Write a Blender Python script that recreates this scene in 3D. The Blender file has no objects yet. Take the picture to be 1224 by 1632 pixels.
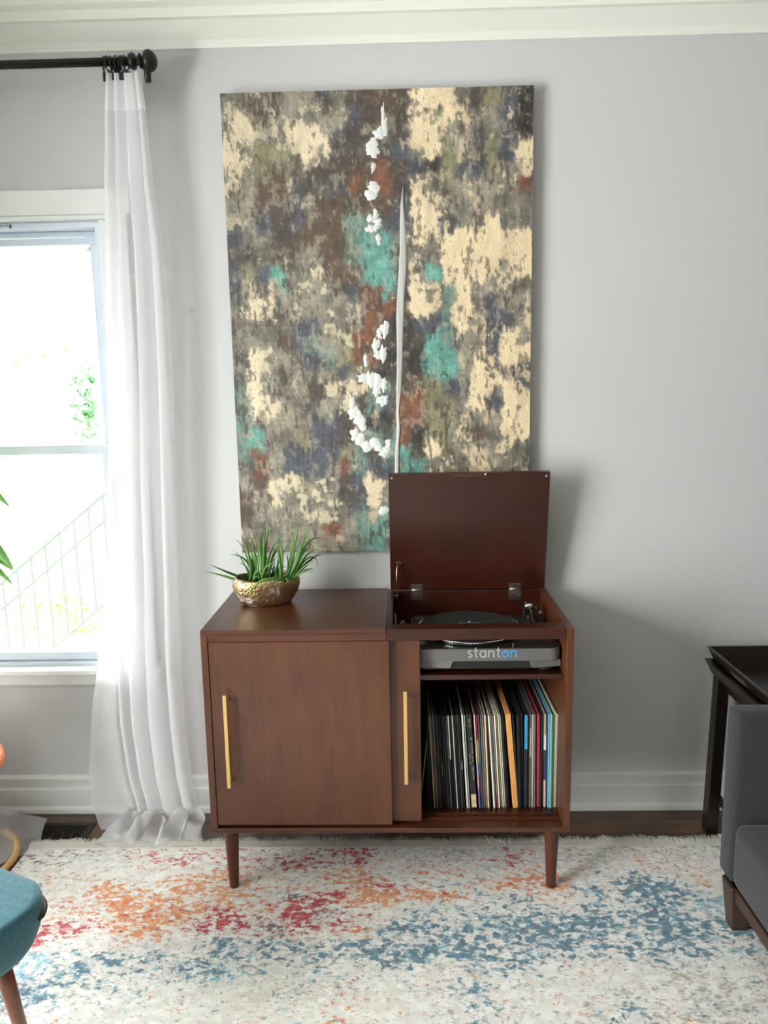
import bpy, bmesh, math, random
import numpy as np
from mathutils import Vector, Matrix, Euler
PI = math.pi
S = bpy.context.scene
COL = S.collection
random.seed(7)

# ------------------------------------------------------------------ camera
f_px, pitch, yaw, roll = 1209.2, 0.1598, -0.0218, -0.0183
cam_d = bpy.data.cameras.new('camera'); cam = bpy.data.objects.new('camera', cam_d); COL.objects.link(cam)
cam_d.sensor_fit = 'HORIZONTAL'; cam_d.sensor_width = 36.0; cam_d.lens = f_px / 1224 * 36.0
fw = Vector((math.sin(yaw)*math.cos(pitch), math.cos(yaw)*math.cos(pitch), -math.sin(pitch)))
rt = Vector((math.cos(yaw), -math.sin(yaw), 0)); up = rt.cross(fw)
c_, s_ = math.cos(roll), math.sin(roll)
rx, ux = c_*rt + s_*up, -s_*rt + c_*up
mw = Matrix((rx, ux, -fw)).transposed().to_4x4(); mw.translation = Vector((0.6516, -2.6221, 1.5465))
cam.matrix_world = mw
cam_d.clip_start = 0.05; cam_d.clip_end = 200
S.camera = cam

# ------------------------------------------------------------------ world, light, exposure
SKY = 20.5
w = bpy.data.worlds.new('sky'); S.world = w; w.use_nodes = True
nt = w.node_tree; nt.nodes.clear()
bg = nt.nodes.new('ShaderNodeBackground'); wo = nt.nodes.new('ShaderNodeOutputWorld')
bg.inputs['Color'].default_value = (0.985, 0.99, 1.0, 1); bg.inputs['Strength'].default_value = SKY
nt.links.new(bg.outputs[0], wo.inputs[0])
def portal(loc, rot, sx, sy, name):
    l = bpy.data.lights.new(name, 'AREA'); l.shape = 'RECTANGLE'; l.size = sx; l.size_y = sy
    l.cycles.is_portal = True
    o = bpy.data.objects.new(name, l); o.location = loc; o.rotation_euler = rot; COL.objects.link(o)
portal((-0.90, 0.115, 1.33), (PI/2*-1, 0, 0), 1.16, 1.66, 'window_portal')
portal((-2.13, -2.56, 1.20), (0, -PI/2, 0), 2.3, 1.95, 'side_window_portal')
sun_d = bpy.data.lights.new('sun', 'SUN'); sun_d.energy = 0.9; sun_d.angle = math.radians(15); sun_d.color = (1.0, 0.97, 0.92)
sun = bpy.data.objects.new('sun', sun_d); COL.objects.link(sun)
sun.rotation_euler = Vector((0.56, 0.50, -0.22)).to_track_quat('-Z', 'Y').to_euler()
S.view_settings.view_transform = 'Standard'; S.view_settings.look = 'None'
S.view_settings.gamma = 1.0; S.view_settings.use_curve_mapping = False
S.view_settings.exposure = 0.40

# ------------------------------------------------------------------ helpers
def lin(c):
    return tuple(((v/255)/12.92 if v/255 <= 0.04045 else ((v/255+0.055)/1.055)**2.4) for v in c) + (1,)
def new_mat(name):
    m = bpy.data.materials.new(name); m.use_nodes = True
    n = m.node_tree.nodes; b = n['Principled BSDF']
    return m, n, m.node_tree.links, b
def mat(name, col, rough=0.5, metal=0.0, bump=0.0, bscale=60, var=0.0, vscale=6, stretch=(1,1,1), spec=0.5, sheen=0.0):
    m, n, L, b = new_mat(name)
    c = lin(col) if max(col) > 1.0 else tuple(col)+(1,)
    b.inputs['Base Color'].default_value = c; b.inputs['Roughness'].default_value = rough
    b.inputs['Metallic'].default_value = metal; b.inputs['Specular IOR Level'].default_value = spec
    if sheen: b.inputs['Sheen Weight'].default_value = sheen
    tc = n.new('ShaderNodeTexCoord'); mp = n.new('ShaderNodeMapping'); mp.inputs['Scale'].default_value = stretch
    L.new(tc.outputs['Object'], mp.inputs[0])
    if var:
        no = n.new('ShaderNodeTexNoise'); no.inputs['Scale'].default_value = vscale; no.inputs['Detail'].default_value = 5
        L.new(mp.outputs[0], no.inputs['Vector'])
        r = n.new('ShaderNodeValToRGB'); e = r.color_ramp.elements
        e[0].position = 0.3; e[1].position = 0.7
        e[0].color = tuple(max(0, v*(1-var)) for v in c[:3])+(1,); e[1].color = tuple(min(1, v*(1+var)) for v in c[:3])+(1,)
        L.new(no.outputs['Fac'], r.inputs[0]); L.new(r.outputs[0], b.inputs['Base Color'])
    if bump:
        nb = n.new('ShaderNodeTexNoise'); nb.inputs['Scale'].default_value = bscale; nb.inputs['Detail'].default_value = 4
        L.new(mp.outputs[0], nb.inputs['Vector'])
        bp = n.new('ShaderNodeBump'); bp.inputs['Strength'].default_value = bump; bp.inputs['Distance'].default_value = 0.002
        L.new(nb.outputs['Fac'], bp.inputs['Height']); L.new(bp.outputs[0], b.inputs['Normal'])
    return m
def wood(name, c1, c2, rough=0.35, axis='Z', scale=9.0, coat=0.06, mottle=0.35):
    m, n, L, b = new_mat(name)
    tc = n.new('ShaderNodeTexCoord'); mp = n.new('ShaderNodeMapping')
    st = {'X': (0.12, 1, 1), 'Y': (1, 0.12, 1), 'Z': (1, 1, 0.12)}[axis]
    mp.inputs['Scale'].default_value = st
    L.new(tc.outputs['Object'], mp.inputs[0])
    n1 = n.new('ShaderNodeTexNoise'); n1.inputs['Scale'].default_value = scale*5; n1.inputs['Detail'].default_value = 8; n1.inputs['Distortion'].default_value = 1.2
    L.new(mp.outputs[0], n1.inputs['Vector'])
    n2 = n.new('ShaderNodeTexNoise'); n2.inputs['Scale'].default_value = 5; n2.inputs['Detail'].default_value = 2
    L.new(tc.outputs['Object'], n2.inputs['Vector'])
    mx = n.new('ShaderNodeMix'); mx.inputs[0].default_value = mottle
    L.new(n1.outputs['Fac'], mx.inputs[2]); L.new(n2.outputs['Fac'], mx.inputs[3])
    r = n.new('ShaderNodeValToRGB'); e = r.color_ramp.elements
    e[0].position = 0.3; e[1].position = 0.72; e[0].color = lin(c1); e[1].color = lin(c2)
    L.new(mx.outputs[0], r.inputs[0]); L.new(r.outputs[0], b.inputs['Base Color'])
    b.inputs['Roughness'].default_value = rough; b.inputs['Coat Weight'].default_value = coat; b.inputs['Coat Roughness'].default_value = 0.25
    bp = n.new('ShaderNodeBump'); bp.inputs['Strength'].default_value = 0.08; bp.inputs['Distance'].default_value = 0.001
    L.new(n1.outputs['Fac'], bp.inputs['Height']); L.new(bp.outputs[0], b.inputs['Normal'])
    return m

def link(name, bm, m, parent=None, smooth=False, kind=None):
    me = bpy.data.meshes.new(name); bm.normal_update(); bm.to_mesh(me); bm.free()
    o = bpy.data.objects.new(name, me); COL.objects.link(o)
    for mm in (m if isinstance(m, (list, tuple)) else [m]): me.materials.append(mm)
    if smooth:
        for p in me.polygons: p.use_smooth = True
    if parent: o.parent = parent
    if kind: o['kind'] = kind
    return o
def tag(o, label, cat, group=None):
    o['label'] = label; o['category'] = cat
    if group: o['group'] = group
    return o
def thing(name, label, cat, loc=(0,0,0), rotz=0, group=None):
    o = bpy.data.objects.new(name, None); COL.objects.link(o); o.location = loc; o.rotation_euler = (0,0,rotz)
    o.empty_display_size = 0.1
    return tag(o, label, cat, group)
def BM(): return bmesh.new()
def box(bm, x0, x1, y0, y1, z0, z1, bev=0.0, seg=2, mi=0, M=None):
    vs = [bm.verts.new((x, y, z)) for x in (x0, x1) for y in (y0, y1) for z in (z0, z1)]
    F = [(0,1,3,2), (4,6,7,5), (0,4,5,1), (2,3,7,6), (0,2,6,4), (1,5,7,3)]
    fs = [bm.faces.new([vs[i] for i in f]) for f in F]
    for f in fs: f.material_index = mi
    if M is not None: bmesh.ops.transform(bm, matrix=M, verts=vs)
    if bev > 0:
        es = list({e for f in fs for e in f.edges})
        bmesh.ops.bevel(bm, geom=es, offset=bev, segments=seg, profile=0.5, affect='EDGES')
    return bm
def bx(*a, **k): return box(BM(), *a, **k)
def tube(bm, pts, rads, n=10, caps=True, flat=1.0, upv=Vector((0,0,1)), mi=0):
    pts = [Vector(p) for p in pts]
    if not isinstance(rads, (list, tuple)): rads = [rads]*len(pts)
    rings = []; prev = None
    for i, p in enumerate(pts):
        t = (pts[min(i+1, len(pts)-1)] - pts[max(i-1, 0)]).normalized()
        if prev is None:
            a = t.cross(upv)
            if a.length < 0.05: a = t.cross(Vector((1,0,0)))
            a.normalize()
        else:
            a = (prev - t*prev.dot(t)).normalized()
        prev = a; b = t.cross(a)
        rings.append([bm.verts.new(p + rads[i]*(math.cos(2*PI*k/n)*a + flat*math.sin(2*PI*k/n)*b)) for k in range(n)])
    for i in range(len(rings)-1):
        for k in range(n):
            f = bm.faces.new((rings[i][k], rings[i][(k+1)%n], rings[i+1][(k+1)%n], rings[i+1][k])); f.material_index = mi
    if caps:
        f = bm.faces.new(rings[0][::-1]); f.material_index = mi
        f = bm.faces.new(rings[-1]); f.material_index = mi
    return bm
def lathe(bm, prof, c=(0,0,0), n=32, sx=1, sy=1, mi=0, close=False):
    rings = []
    for r, z in prof:
        rings.append([bm.verts.new((c[0]+sx*r*math.cos(2*PI*k/n), c[1]+sy*r*math.sin(2*PI*k/n), c[2]+z)) for k in range(n)])
    for i in range(len(rings)-1):
        for k in range(n):
            bm.faces.new((rings[i][k], rings[i][(k+1)%n], rings[i+1][(k+1)%n], rings[i+1][k])).material_index = mi
    if prof[0][0] > 1e-6: bm.faces.new(rings[0][::-1]).material_index = mi
    if prof[-1][0] > 1e-6: bm.faces.new(rings[-1]).material_index = mi
    return bm
def torus(bm, c, R, r, M=None, n=24, m=8):
    vs = []
    for i in range(n):
        a = 2*PI*i/n; row = []
        for j in range(m):
            b = 2*PI*j/m
            v = Vector(((R+r*math.cos(b))*math.cos(a), (R+r*math.cos(b))*math.sin(a), r*math.sin(b)))
            if M is not None: v = M @ v
            row.append(bm.verts.new(v + Vector(c)))
        vs.append(row)
    for i in range(n):
        for j in range(m):
            bm.faces.new((vs[i][j], vs[(i+1)%n][j], vs[(i+1)%n][(j+1)%m], vs[i][(j+1)%m]))
    return bm
def prism(bm, pts, x0, x1, mi=0):
    """profile pts in (y, z), extruded along x"""
    a = [bm.verts.new((x0, y, z)) for y, z in pts]; b = [bm.verts.new((x1, y, z)) for y, z in pts]
    n = len(pts)
    for i in range(n): bm.faces.new((a[i], a[(i+1)%n], b[(i+1)%n], b[i])).material_index = mi
    bm.faces.new(a[::-1]); bm.faces.new(b)
    bmesh.ops.recalc_face_normals(bm, faces=bm.faces[:])
    return bm
def stroke(bm, pts, w, o, ex, ey, th, mi=0):
    """flat pen stroke of width w through 2-D pts, on plane o+ex*u+ey*v, thickness th along ex x ey"""
    nz = ex.cross(ey).normalized()
    P = [Vector(p) for p in pts]
    L = []; R = []
    for i, p in enumerate(P):
        t = (P[min(i+1, len(P)-1)] - P[max(i-1, 0)]).normalized(); nn = Vector((-t.y, t.x))
        L.append(p + nn*w/2); R.append(p - nn*w/2)
    def up3(q, h): return bm.verts.new(o + ex*q.x + ey*q.y + nz*h)
    lt = [up3(q, th) for q in L]; rtt = [up3(q, th) for q in R]; lb = [up3(q, 0) for q in L]; rb = [up3(q, 0) for q in R]
    for i in range(len(P)-1):
        for q in ((rtt[i], rtt[i+1], lt[i+1], lt[i]), (lt[i], lt[i+1], lb[i+1], lb[i]), (rb[i], rb[i+1], rtt[i+1], rtt[i])):
            bm.faces.new(q).material_index = mi
    bm.faces.new((rb[0], rtt[0], lt[0], lb[0])).material_index = mi
    bm.faces.new((rb[-1], lb[-1], lt[-1], rtt[-1])).material_index = mi
def arc(cx, cy, r, a0, a1, n=10, ry=None):
    ry = ry or r
    return [(cx + r*math.cos(math.radians(a0+(a1-a0)*i/n)), cy + ry*math.sin(math.radians(a0+(a1-a0)*i/n))) for i in range(n+1)]
GLY = {  # simple rounded letters, x-height 1
 's': ([arc(.36,.76,.25,30,270,10,.2)+arc(.36,.26,.26,90,-150,10,.22)], .72),
 't': ([[(.25,1.4),(.25,.3)]+arc(.45,.28,.2,180,290,6)[1:], [(0,.96),(.56,.96)]], .62),
 'a': ([arc(.42,.5,.38,0,360,18,.45), [(.82,.98),(.82,.02)]], 1.0),
 'n': ([[(.05,0),(.05,.98)], [(.05,.5)]+arc(.4,.55,.33,165,0,10,.4)+[(.73,0)]], .9),
 'o': ([arc(.42,.5,.4,65,-245,18,.45), [(.42,1.04),(.42,.52)]], .98),
}
def write(bm, text, size, o, ex, ey, th, wr=.14, colours=None):
    x = 0
    for i, ch in enumerate(text):
        if ch == ' ': x += .5*size; continue
        g, adv = GLY[ch]
        for st in g: stroke(bm, [(x+p[0]*size, p[1]*size) for p in st], wr*size, o, ex, ey, th, colours[i] if colours else 0)
        x += (adv+.16)*size
    return x
def copy_tree(o, parent=None):
    c = o.copy(); COL.objects.link(c)
    if parent: c.parent = parent
    for ch in list(o.children): copy_tree(ch, c)
    return c
# numpy value noise
def vnoise(X, Y, seed):
    rs = np.random.RandomState(seed); T = rs.rand(256, 256)
    xi = np.floor(X).astype(int); yi = np.floor(Y).astype(int); fx = X-xi; fy = Y-yi
    fx = fx*fx*(3-2*fx); fy = fy*fy*(3-2*fy)
    g = lambda a, b: T[a % 256, b % 256]
    return (g(xi,yi)*(1-fx)+g(xi+1,yi)*fx)*(1-fy)+(g(xi,yi+1)*(1-fx)+g(xi+1,yi+1)*fx)*fy
def fbm(X, Y, seed, o=5, gain=0.55):
    s = 0; a = 1; t = 0
    for i in range(o):
        s = s + a*vnoise(X*2**i+17*i, Y*2**i+31*i, seed+i); t += a; a *= gain
    return s/t

# ------------------------------------------------------------------ materials
M_wall2 = mat('low_bounce_dark_paint', (70, 57, 48), 0.85)  # for the unseen walls, coloured dark to cut bounced fill light
M_wall = mat('wall_paint', (195, 194, 195), 0.85, bump=0.06, bscale=250)
M_trim = mat('trim_paint', (220, 220, 218), 0.45, bump=0.02, bscale=80)
M_crown = mat('crown_paint', (230, 227, 219), 0.5)
M_ceil = mat('ceiling_paint', (240, 238, 230), 0.9)
M_vinyl = mat('window_vinyl', (214, 220, 232), 0.35)
M_door = wood('walnut_veneer', (68, 33, 15), (94, 51, 26), 0.38, 'Z', 7)
M_wx = wood('walnut_veneer_lengthwise', (60, 29, 16), (84, 43, 24), 0.32, 'X', 7)
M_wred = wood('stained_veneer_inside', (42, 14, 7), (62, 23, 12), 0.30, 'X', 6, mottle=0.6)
M_leg = wood('stained_leg_wood', (66, 28, 15), (90, 42, 24), 0.3, 'Z', 9)
M_gold = mat('brushed_brass', (214, 180, 118), 0.42, 0.75, bump=0.03, stretch=(1,1,.05))
M_steel = mat('nickel', (170, 165, 155), 0.3, 1.0)
M_chrome = mat('chrome', (220, 220, 222), 0.12, 1.0)
M_bronze = mat('oil_rubbed_bronze', (38, 32, 32), 0.38, 0.35)
M_black = mat('black_plastic', (22, 22, 24), 0.4)
M_ttbody = mat('grey_plastic', (104, 100, 100), 0.45, 0.2)
M_felt = mat('black_felt', (24, 25, 27), 0.95, bump=.3, bscale=900)
M_dark = wood('espresso_wood', (18, 10, 8), (31, 18, 14), 0.32, 'X', 8)
M_darkz = wood('espresso_wood_upright', (17, 10, 8), (29, 17, 13), 0.35, 'Z', 8)
M_sofaleg = wood('sofa_leg_wood', (46, 29, 20), (66, 43, 30), 0.45, 'Z', 9)

def fabric(name, c, scale=420, var=.22, bstr=.5):
    m, n, L, b = new_mat(name)
    tc = n.new('ShaderNodeTexCoord'); b.inputs['Roughness'].default_value = .95; b.inputs['Sheen Weight'].default_value = .15
    n1 = n.new('ShaderNodeTexNoise'); n1.inputs['Scale'].default_value = scale; n1.inputs['Detail'].default_value = 3
    mp = n.new('ShaderNodeMapping'); mp.inputs['Scale'].default_value = (1, 1, .25); L.new(tc.outputs['Object'], mp.inputs[0]); L.new(mp.outputs[0], n1.inputs['Vector'])
    n2 = n.new('ShaderNodeTexNoise'); n2.inputs['Scale'].default_value = scale; n2.inputs['Detail'].default_value = 3
    mp2 = n.new('ShaderNodeMapping'); mp2.inputs['Scale'].default_value = (.25, .25, 1); L.new(tc.outputs['Object'], mp2.inputs[0]); L.new(mp2.outputs[0], n2.inputs['Vector'])
    ad = n.new('ShaderNodeMath'); ad.operation = 'ADD'; L.new(n1.outputs['Fac'], ad.inputs[0]); L.new(n2.outputs['Fac'], ad.inputs[1])
    r = n.new('ShaderNodeValToRGB'); e = r.color_ramp.elements
    hl = n.new('ShaderNodeMath'); hl.operation = 'MULTIPLY'; hl.inputs[1].default_value = .5; L.new(ad.outputs[0], hl.inputs[0])
    e[0].position = .38; e[1].position = .62
    cc = lin(c); e[0].color = tuple(v*(1-var) for v in cc[:3])+(1,); e[1].color = tuple(v*(1+var*1.3) for v in cc[:3])+(1,)
    L.new(hl.outputs[0], r.inputs[0]); L.new(r.outputs[0], b.inputs['Base Color'])
    bp = n.new('ShaderNodeBump'); bp.inputs['Strength'].default_value = bstr; bp.inputs['Distance'].default_value = .0015
    L.new(hl.outputs[0], bp.inputs['Height']); L.new(bp.outputs[0], b.inputs['Normal'])
    return m
M_sofa = fabric('charcoal_weave', (36, 37, 39))
M_teal = fabric('teal_weave', (46, 92, 104))
M_trimcord = mat('dark_piping', (36, 26, 24), .8)

def sheer(name, transp, col=(0.93, 0.92, 0.95)):
    m = bpy.data.materials.new(name); m.use_nodes = True; n = m.node_tree.nodes; L = m.node_tree.links; n.clear()
    out = n.new('ShaderNodeOutputMaterial'); t = n.new('ShaderNodeBsdfTransparent'); d = n.new('ShaderNodeBsdfDiffuse'); tl = n.new('ShaderNodeBsdfTranslucent')
    d.inputs[0].default_value = col+(1,); tl.inputs[0].default_value = col+(1,)
    a = n.new('ShaderNodeMixShader'); a.inputs[0].default_value = .5; L.new(d.outputs[0], a.inputs[1]); L.new(tl.outputs[0], a.inputs[2])
    b = n.new('ShaderNodeMixShader'); b.inputs[0].default_value = 1-transp; L.new(t.outputs[0], b.inputs[1]); L.new(a.outputs[0], b.inputs[2])
    tc = n.new('ShaderNodeTexCoord'); no = n.new('ShaderNodeTexNoise'); no.inputs['Scale'].default_value = 9; L.new(tc.outputs['Object'], no.inputs['Vector'])
    bp = n.new('ShaderNodeBump'); bp.inputs['Strength'].default_value = .25; bp.inputs['Distance'].default_value = .01; L.new(no.outputs['Fac'], bp.inputs['Height'])
    L.new(bp.outputs[0], d.inputs['Normal'])
    L.new(b.outputs[0], out.inputs[0]); return m
M_sheer = sheer('sheer_voile', .46); M_head = sheer('doubled_voile', .06)
def glass_mat():
    m = bpy.data.materials.new('window_glass'); m.use_nodes = True; n = m.node_tree.nodes; L = m.node_tree.links; n.clear()
    out = n.new('ShaderNodeOutputMaterial'); t = n.new('ShaderNodeBsdfTransparent'); g = n.new('ShaderNodeBsdfGlossy'); g.inputs['Roughness'].default_value = .02
    t.inputs[0].default_value = (.96, .985, .97, 1)
    fr = n.new('ShaderNodeFresnel'); fr.inputs[0].default_value = 1.25
    a = n.new('ShaderNodeMixShader'); L.new(fr.outputs[0], a.inputs[0]); L.new(t.outputs[0], a.inputs[1]); L.new(g.outputs[0], a.inputs[2]); L.new(a.outputs[0], out.inputs[0]); return m
M_glass = glass_mat()

# ------------------------------------------------------------------ room shell
XL, XR, YB, ZC = -2.10, 3.30, -5.20, 2.74
WX0, WX1, WZ0, WZ1 = -1.48, -0.331, 0.55, 2.115    # opening in the far wall
def struct(name, bm, m, parent=None, smooth=False):
    o = link(name, bm, m, parent, smooth)
    if not parent: o['kind'] = 'structure'
    return o
b = BM(); T = 0.12
box(b, XL-T, WX0, 0, T, 0, ZC); box(b, WX1, XR+T, 0, T, 0, ZC)
box(b, WX0, WX1, 0, T, 0, WZ0); box(b, WX0, WX1, 0, T, WZ1, ZC)
struct('wall_back', b, M_wall)
SY0, SY1, SZ0, SZ1 = -3.50, -1.62, 0.06, 2.35       # opening in the left wall
b = BM(); box(b, XL-T, XL, YB-T, SY0, 0, ZC); box(b, XL-T, XL, SY1, 0, 0, ZC); box(b, XL-T, XL, SY0, SY1, 0, SZ0); box(b, XL-T, XL, SY0, SY1, SZ1, ZC)
struct('wall_left', b, M_wall)
struct('wall_right', bx(XR, XR+T, YB-T, 0, 0, ZC), M_wall2)
struct('wall_front', bx(XL, XR, YB-T, YB, 0, ZC), M_wall2)
struct('ceiling', bx(XL-T, XR+T, YB-T, T, ZC, ZC+.1), M_ceil)

# crown moulding, base boards
prof = [(0, 2.632), (-.010, 2.632), (-.013, 2.640), (-.022, 2.652), (-.075, 2.688), (-.088, 2.690), (-.090, 2.698), (-.100, 2.712), (-.118, 2.722), (-.124, 2.740), (0, 2.740)]
struct('trim_1', prism(BM(), prof, XL, XR), M_crown)
bp_ = [(0, 0), (-.024, 0), (-.026, .006), (-.024, .020), (-.017, .026), (-.0155, .030), (-.0155, .094), (-.012, .098), (-.011, .104), (-.011, .128), (-.020, .132), (-.020, .140), (-.010, .146), (0, .148)]
struct('baseboard_back', prism(BM(), bp_, XL+.03, XR), M_trim)
o = struct('baseboard_left', prism(BM(), bp_, YB, 0), M_trim); o.rotation_euler = (0, 0, PI/2); o.location = (XL, 0, 0)

# floor: a sub-floor slab with single boards lying on it
M_sub = mat('subfloor', (40, 28, 22), .8)
fl = struct('floor', bx(XL, XR, YB, 0, -.06, -.012), M_sub)
M_plank = [wood('oak_floor_%s' % k, a, c, .33, 'X', 4, coat=.1) for k, a, c in (('deep', (62, 42, 29), (102, 74, 54)), ('warm', (68, 45, 30), (112, 80, 56)), ('dull', (56, 40, 30), (94, 70, 53)))]
PW = .083; yy = -.001; r_ = 0
meshes = {}
while yy - PW > YB:
    xs = XL + .002; first = True
    while xs < XR - .05:
        ln = random.choice((.9, 1.3, 1.7, 2.1)); ln = ln*(.4 + .6*random.random()) if first else ln
        if yy < -1.0: ln = 2.6 if not first else 1.4
        first = False
        x1 = min(xs+ln, XR-.002)
        if XR - x1 < .25: x1 = XR-.002
        bmn = bx(0, x1-xs-.0012, -PW+.0012, 0, -.012, random.uniform(-.0006, 0), bev=.0008, seg=1)
        o = link('floor_plank', bmn, M_plank[random.randrange(3)], fl); o.location = (xs, yy, 0)
        xs = x1
    yy -= PW; r_ += 1

# ------------------------------------------------------------------ window in the far wall
struct('trim_2', bx(WX0-.11, WX1+.11, -.022, 0, 2.132, 2.214, bev=.003, seg=1), M_trim)           # head casing
struct('trim_3', bx(WX0-.10, WX1+.10, -.028, 0, 2.118, 2.1315, bev=.004, seg=2), M_trim)
struct('trim_4', bx(WX1, WX1+.095, -.020, 0, .575, 2.118, bev=.003, seg=1), M_trim)
struct('trim_5', bx(WX0-.095, WX0, -.020, 0, .575, 2.118, bev=.003, seg=1), M_trim)
struct('trim_6', bx(WX0-.12, WX1+.12, -.055, 0, .556, .5745, bev=.004, seg=2), M_trim)            # stool
b = prism(BM(), [(0, .502), (-.012, .502), (-.016, .508), (-.016, .543), (-.030, .548), (-.034, .556), (0, .556)], WX0-.10, WX1+.10)
struct('trim_7', b, M_trim)
win = struct('window_1', BM(), M_vinyl)
wf = BM()
box(wf, WX0, WX1, .0, .11, .5505, .585); box(wf, WX0, WX1, .0, .11, 2.098, 2.1145)
box(wf, WX0, WX0+.02, .0, .11, .585, 2.098); box(wf, WX1-.02, WX1, .0, .11, .585, 2.098)
link('window_frame', wf, M_vinyl, win)
def sash(name, z0, z1, y0, y1, top, bot):
    s = BM(); a, c = WX0+.021, WX1-.021
    box(s, a, c, y0, y1, z1-top, z1, bev=.004); box(s, a, c, y0, y1, z0, z0+bot, bev=.004)
    box(s, a, a+.042, y0, y1, z0+bot, z1-top, bev=.004); box(s, c-.042, c, y0, y1, z0+bot, z1-top, bev=.004)
    so = link(name, s, M_vinyl, win)
    link('glass_pane', bx(a+.042, c-.042, (y0+y1)/2-.003, (y0+y1)/2+.003, z0+bot, z1-top), M_glass, so)
    return so
up_s = sash('upper_sash', 1.345, 2.097, .055, .085, .045, .034)
lo_s = sash('lower_sash', .586, 1.375, .022, .052, .033, .032)
link('sash_lift_rail', bx(WX0+.06, WX1-.06, .010, .022, 2.068, 2.074, bev=.002), M_vinyl, win)
# printed maker mark on the head of the frame
b = BM(); ex, ey, o0 = Vector((1,0,0)), Vector((0,0,1)), Vector((-.679, -.0006, 2.1055))
M_ink = mat('grey_ink', (70, 72, 76), .7)
for k, (p, wd) in enumerate([([(0,0),(.003,.006),(.006,0)],.001), ([(.0015,.0025),(.0045,.0025)],.0008), ([(.008,0),(.008,.0035),(.0095,.004),(.011,.003),(.011,0)],.001), ([(.0165,.007),(.0165,0)],.001),
        (arc(.0148,.002,.0017,0,330,8),.0008), (arc(.0200,.002,.0017,-40,200,8),.0008), ([(.024,0),(.024,.0035),(.026,.004)],.001), ([(.030,.0035),(.0275,.003),(.030,.0012),(.0275,0)],.0008),
        (arc(.033,.002,.0016,-40,200,8),.0008), ([(.036,0),(.036,.0035),(.038,.004),(.0392,.003),(.0392,0)],.001), ([(.030,.008),(.036,.011),(.040,.004)],.0012)]):
    stroke(b, p, wd, o0, ex, ey, .0005)
link('maker_lettering', b, M_ink, win)
b = BM(); 
for a in ((.0425,.0452),(.0462,.0472),(.0480,.0506)): box(b, -.679+a[0], -.679+a[1], -.0012, -.0004, 2.0995, 2.1125 + (.0 if a[0] > .044 else -.002))
link('maker_emblem', b, mat('dark_ink', (45, 46, 50), .7), win)
# side window in the left wall (lets the daylight in)
w2 = struct('window_2', BM(), M_vinyl); s = BM()
box(s, XL-.10, XL-.03, SY0, SY1, SZ0, SZ0+.04); box(s, XL-.10, XL-.03, SY0, SY1, SZ1-.04, SZ1)
box(s, XL-.10, XL-.03, SY0, SY0+.04, SZ0+.04, SZ1-.04); box(s, XL-.10, XL-.03, SY1-.04, SY1, SZ0+.04, SZ1-.04)
link('window_frame', s, M_vinyl, w2)
s = BM(); box(s, XL-.09, XL-.04, (SY0+SY1)/2-.025, (SY0+SY1)/2+.025, SZ0+.04, SZ1-.04); link('mullion', s, M_vinyl, w2)
for a, c in ((SY0+.04, (SY0+SY1)/2-.025), ((SY0+SY1)/2+.025, SY1-.04)):
    link('glass_pane', bx(XL-.068, XL-.062, a, c, SZ0+.04, SZ1-.04), M_glass, w2)

# ------------------------------------------------------------------ outdoors
M_ground = mat('pale_ground', (190, 196, 176), .9, var=.15, vscale=2)
g = link('yard', bx(-14, 10, .3, 16, -1.3, -1.2), M_ground); g['kind'] = 'structure'
M_bank = mat('backdrop_bank_green', (98, 106, 90), .9, var=.2, vscale=1.5)
b = BM(); q = [(3.3, -1.2), (4.2, -.9), (6.2, .75), (7.5, 1.0), (12, 1.1), (12, -1.2)]
g = link('glare_backdrop_bank', prism(b, q, -12, 4), M_bank); g['kind'] = 'structure'  # slope added to dim the sky glare behind the railing
M_iron = mat('painted_iron', (36, 42, 36), .5)
rl = thing('stair_railing', 'thin iron stair railing climbing to the right outside the window', 'railing', (0, 0, -1.2))
Yr = 2.6; off = 1.2
def zr(x): return (-.10 + (x+2.25)*.80)
p0, p1 = -2.55, -1.30
b = BM(); tube(b, [(p0, Yr, zr(p0)+.30+off), (p1, Yr, zr(p1)+.30+off)], .014, 6); link('top_rail', b, M_iron, rl)
b = BM(); tube(b, [(p0, Yr, zr(p0)+.12+off), (p1, Yr, zr(p1)+.12+off)], .011, 6); link('middle_rail', b, M_iron, rl)
b = BM(); tube(b, [(p0, Yr, zr(p0)-.45+off), (p1, Yr, zr(p1)-.45+off)], .012, 6); link('bottom_rail', b, M_iron, rl)
for k in range(12):
    x = p0 + .02 + k*.11
    b = BM(); tube(b, [(x, Yr, zr(x)-.45+off), (x, Yr, zr(x)+.30+off)], .0095, 6); link('baluster', b, M_iron, rl)
for x in (p0, p1):
    b = BM(); tube(b, [(x, Yr, 0), (x, Yr, zr(x)+.36+off)], .014, 6); link('post', b, M_iron, rl)
M_leafy = [mat('spring_leaf_%s' % k, c, .6, var=.2, vscale=3) for k, c in (('lime', (92, 112, 56)), ('mint', (78, 112, 76)), ('pale', (120, 136, 64)))]
M_bark = mat('pale_bark', (110, 106, 92), .9)
def leaf_cloud(n, rad, seed, size):
    rs = random.Random(seed); b = BM()
    for i in range(n):
        d = Vector((rs.gauss(0,1), rs.gauss(0,1), rs.gauss(0,1))).normalized()*rs.random()**.45
        c = Vector((d.x*rad[0], d.y*rad[1], d.z*rad[2]))
        e = Euler((rs.random()*6, rs.random()*6, rs.random()*6)).to_matrix(); s = size*(.6+.8*rs.random())
        q = [Vector((0,-s,0)), Vector((s*.45,-s*.2,s*.1)), Vector((0,s,0)), Vector((-s*.45,-s*.2,s*.1))]
        b.faces.new([b.verts.new(c + e @ v) for v in q])
    return b
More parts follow.
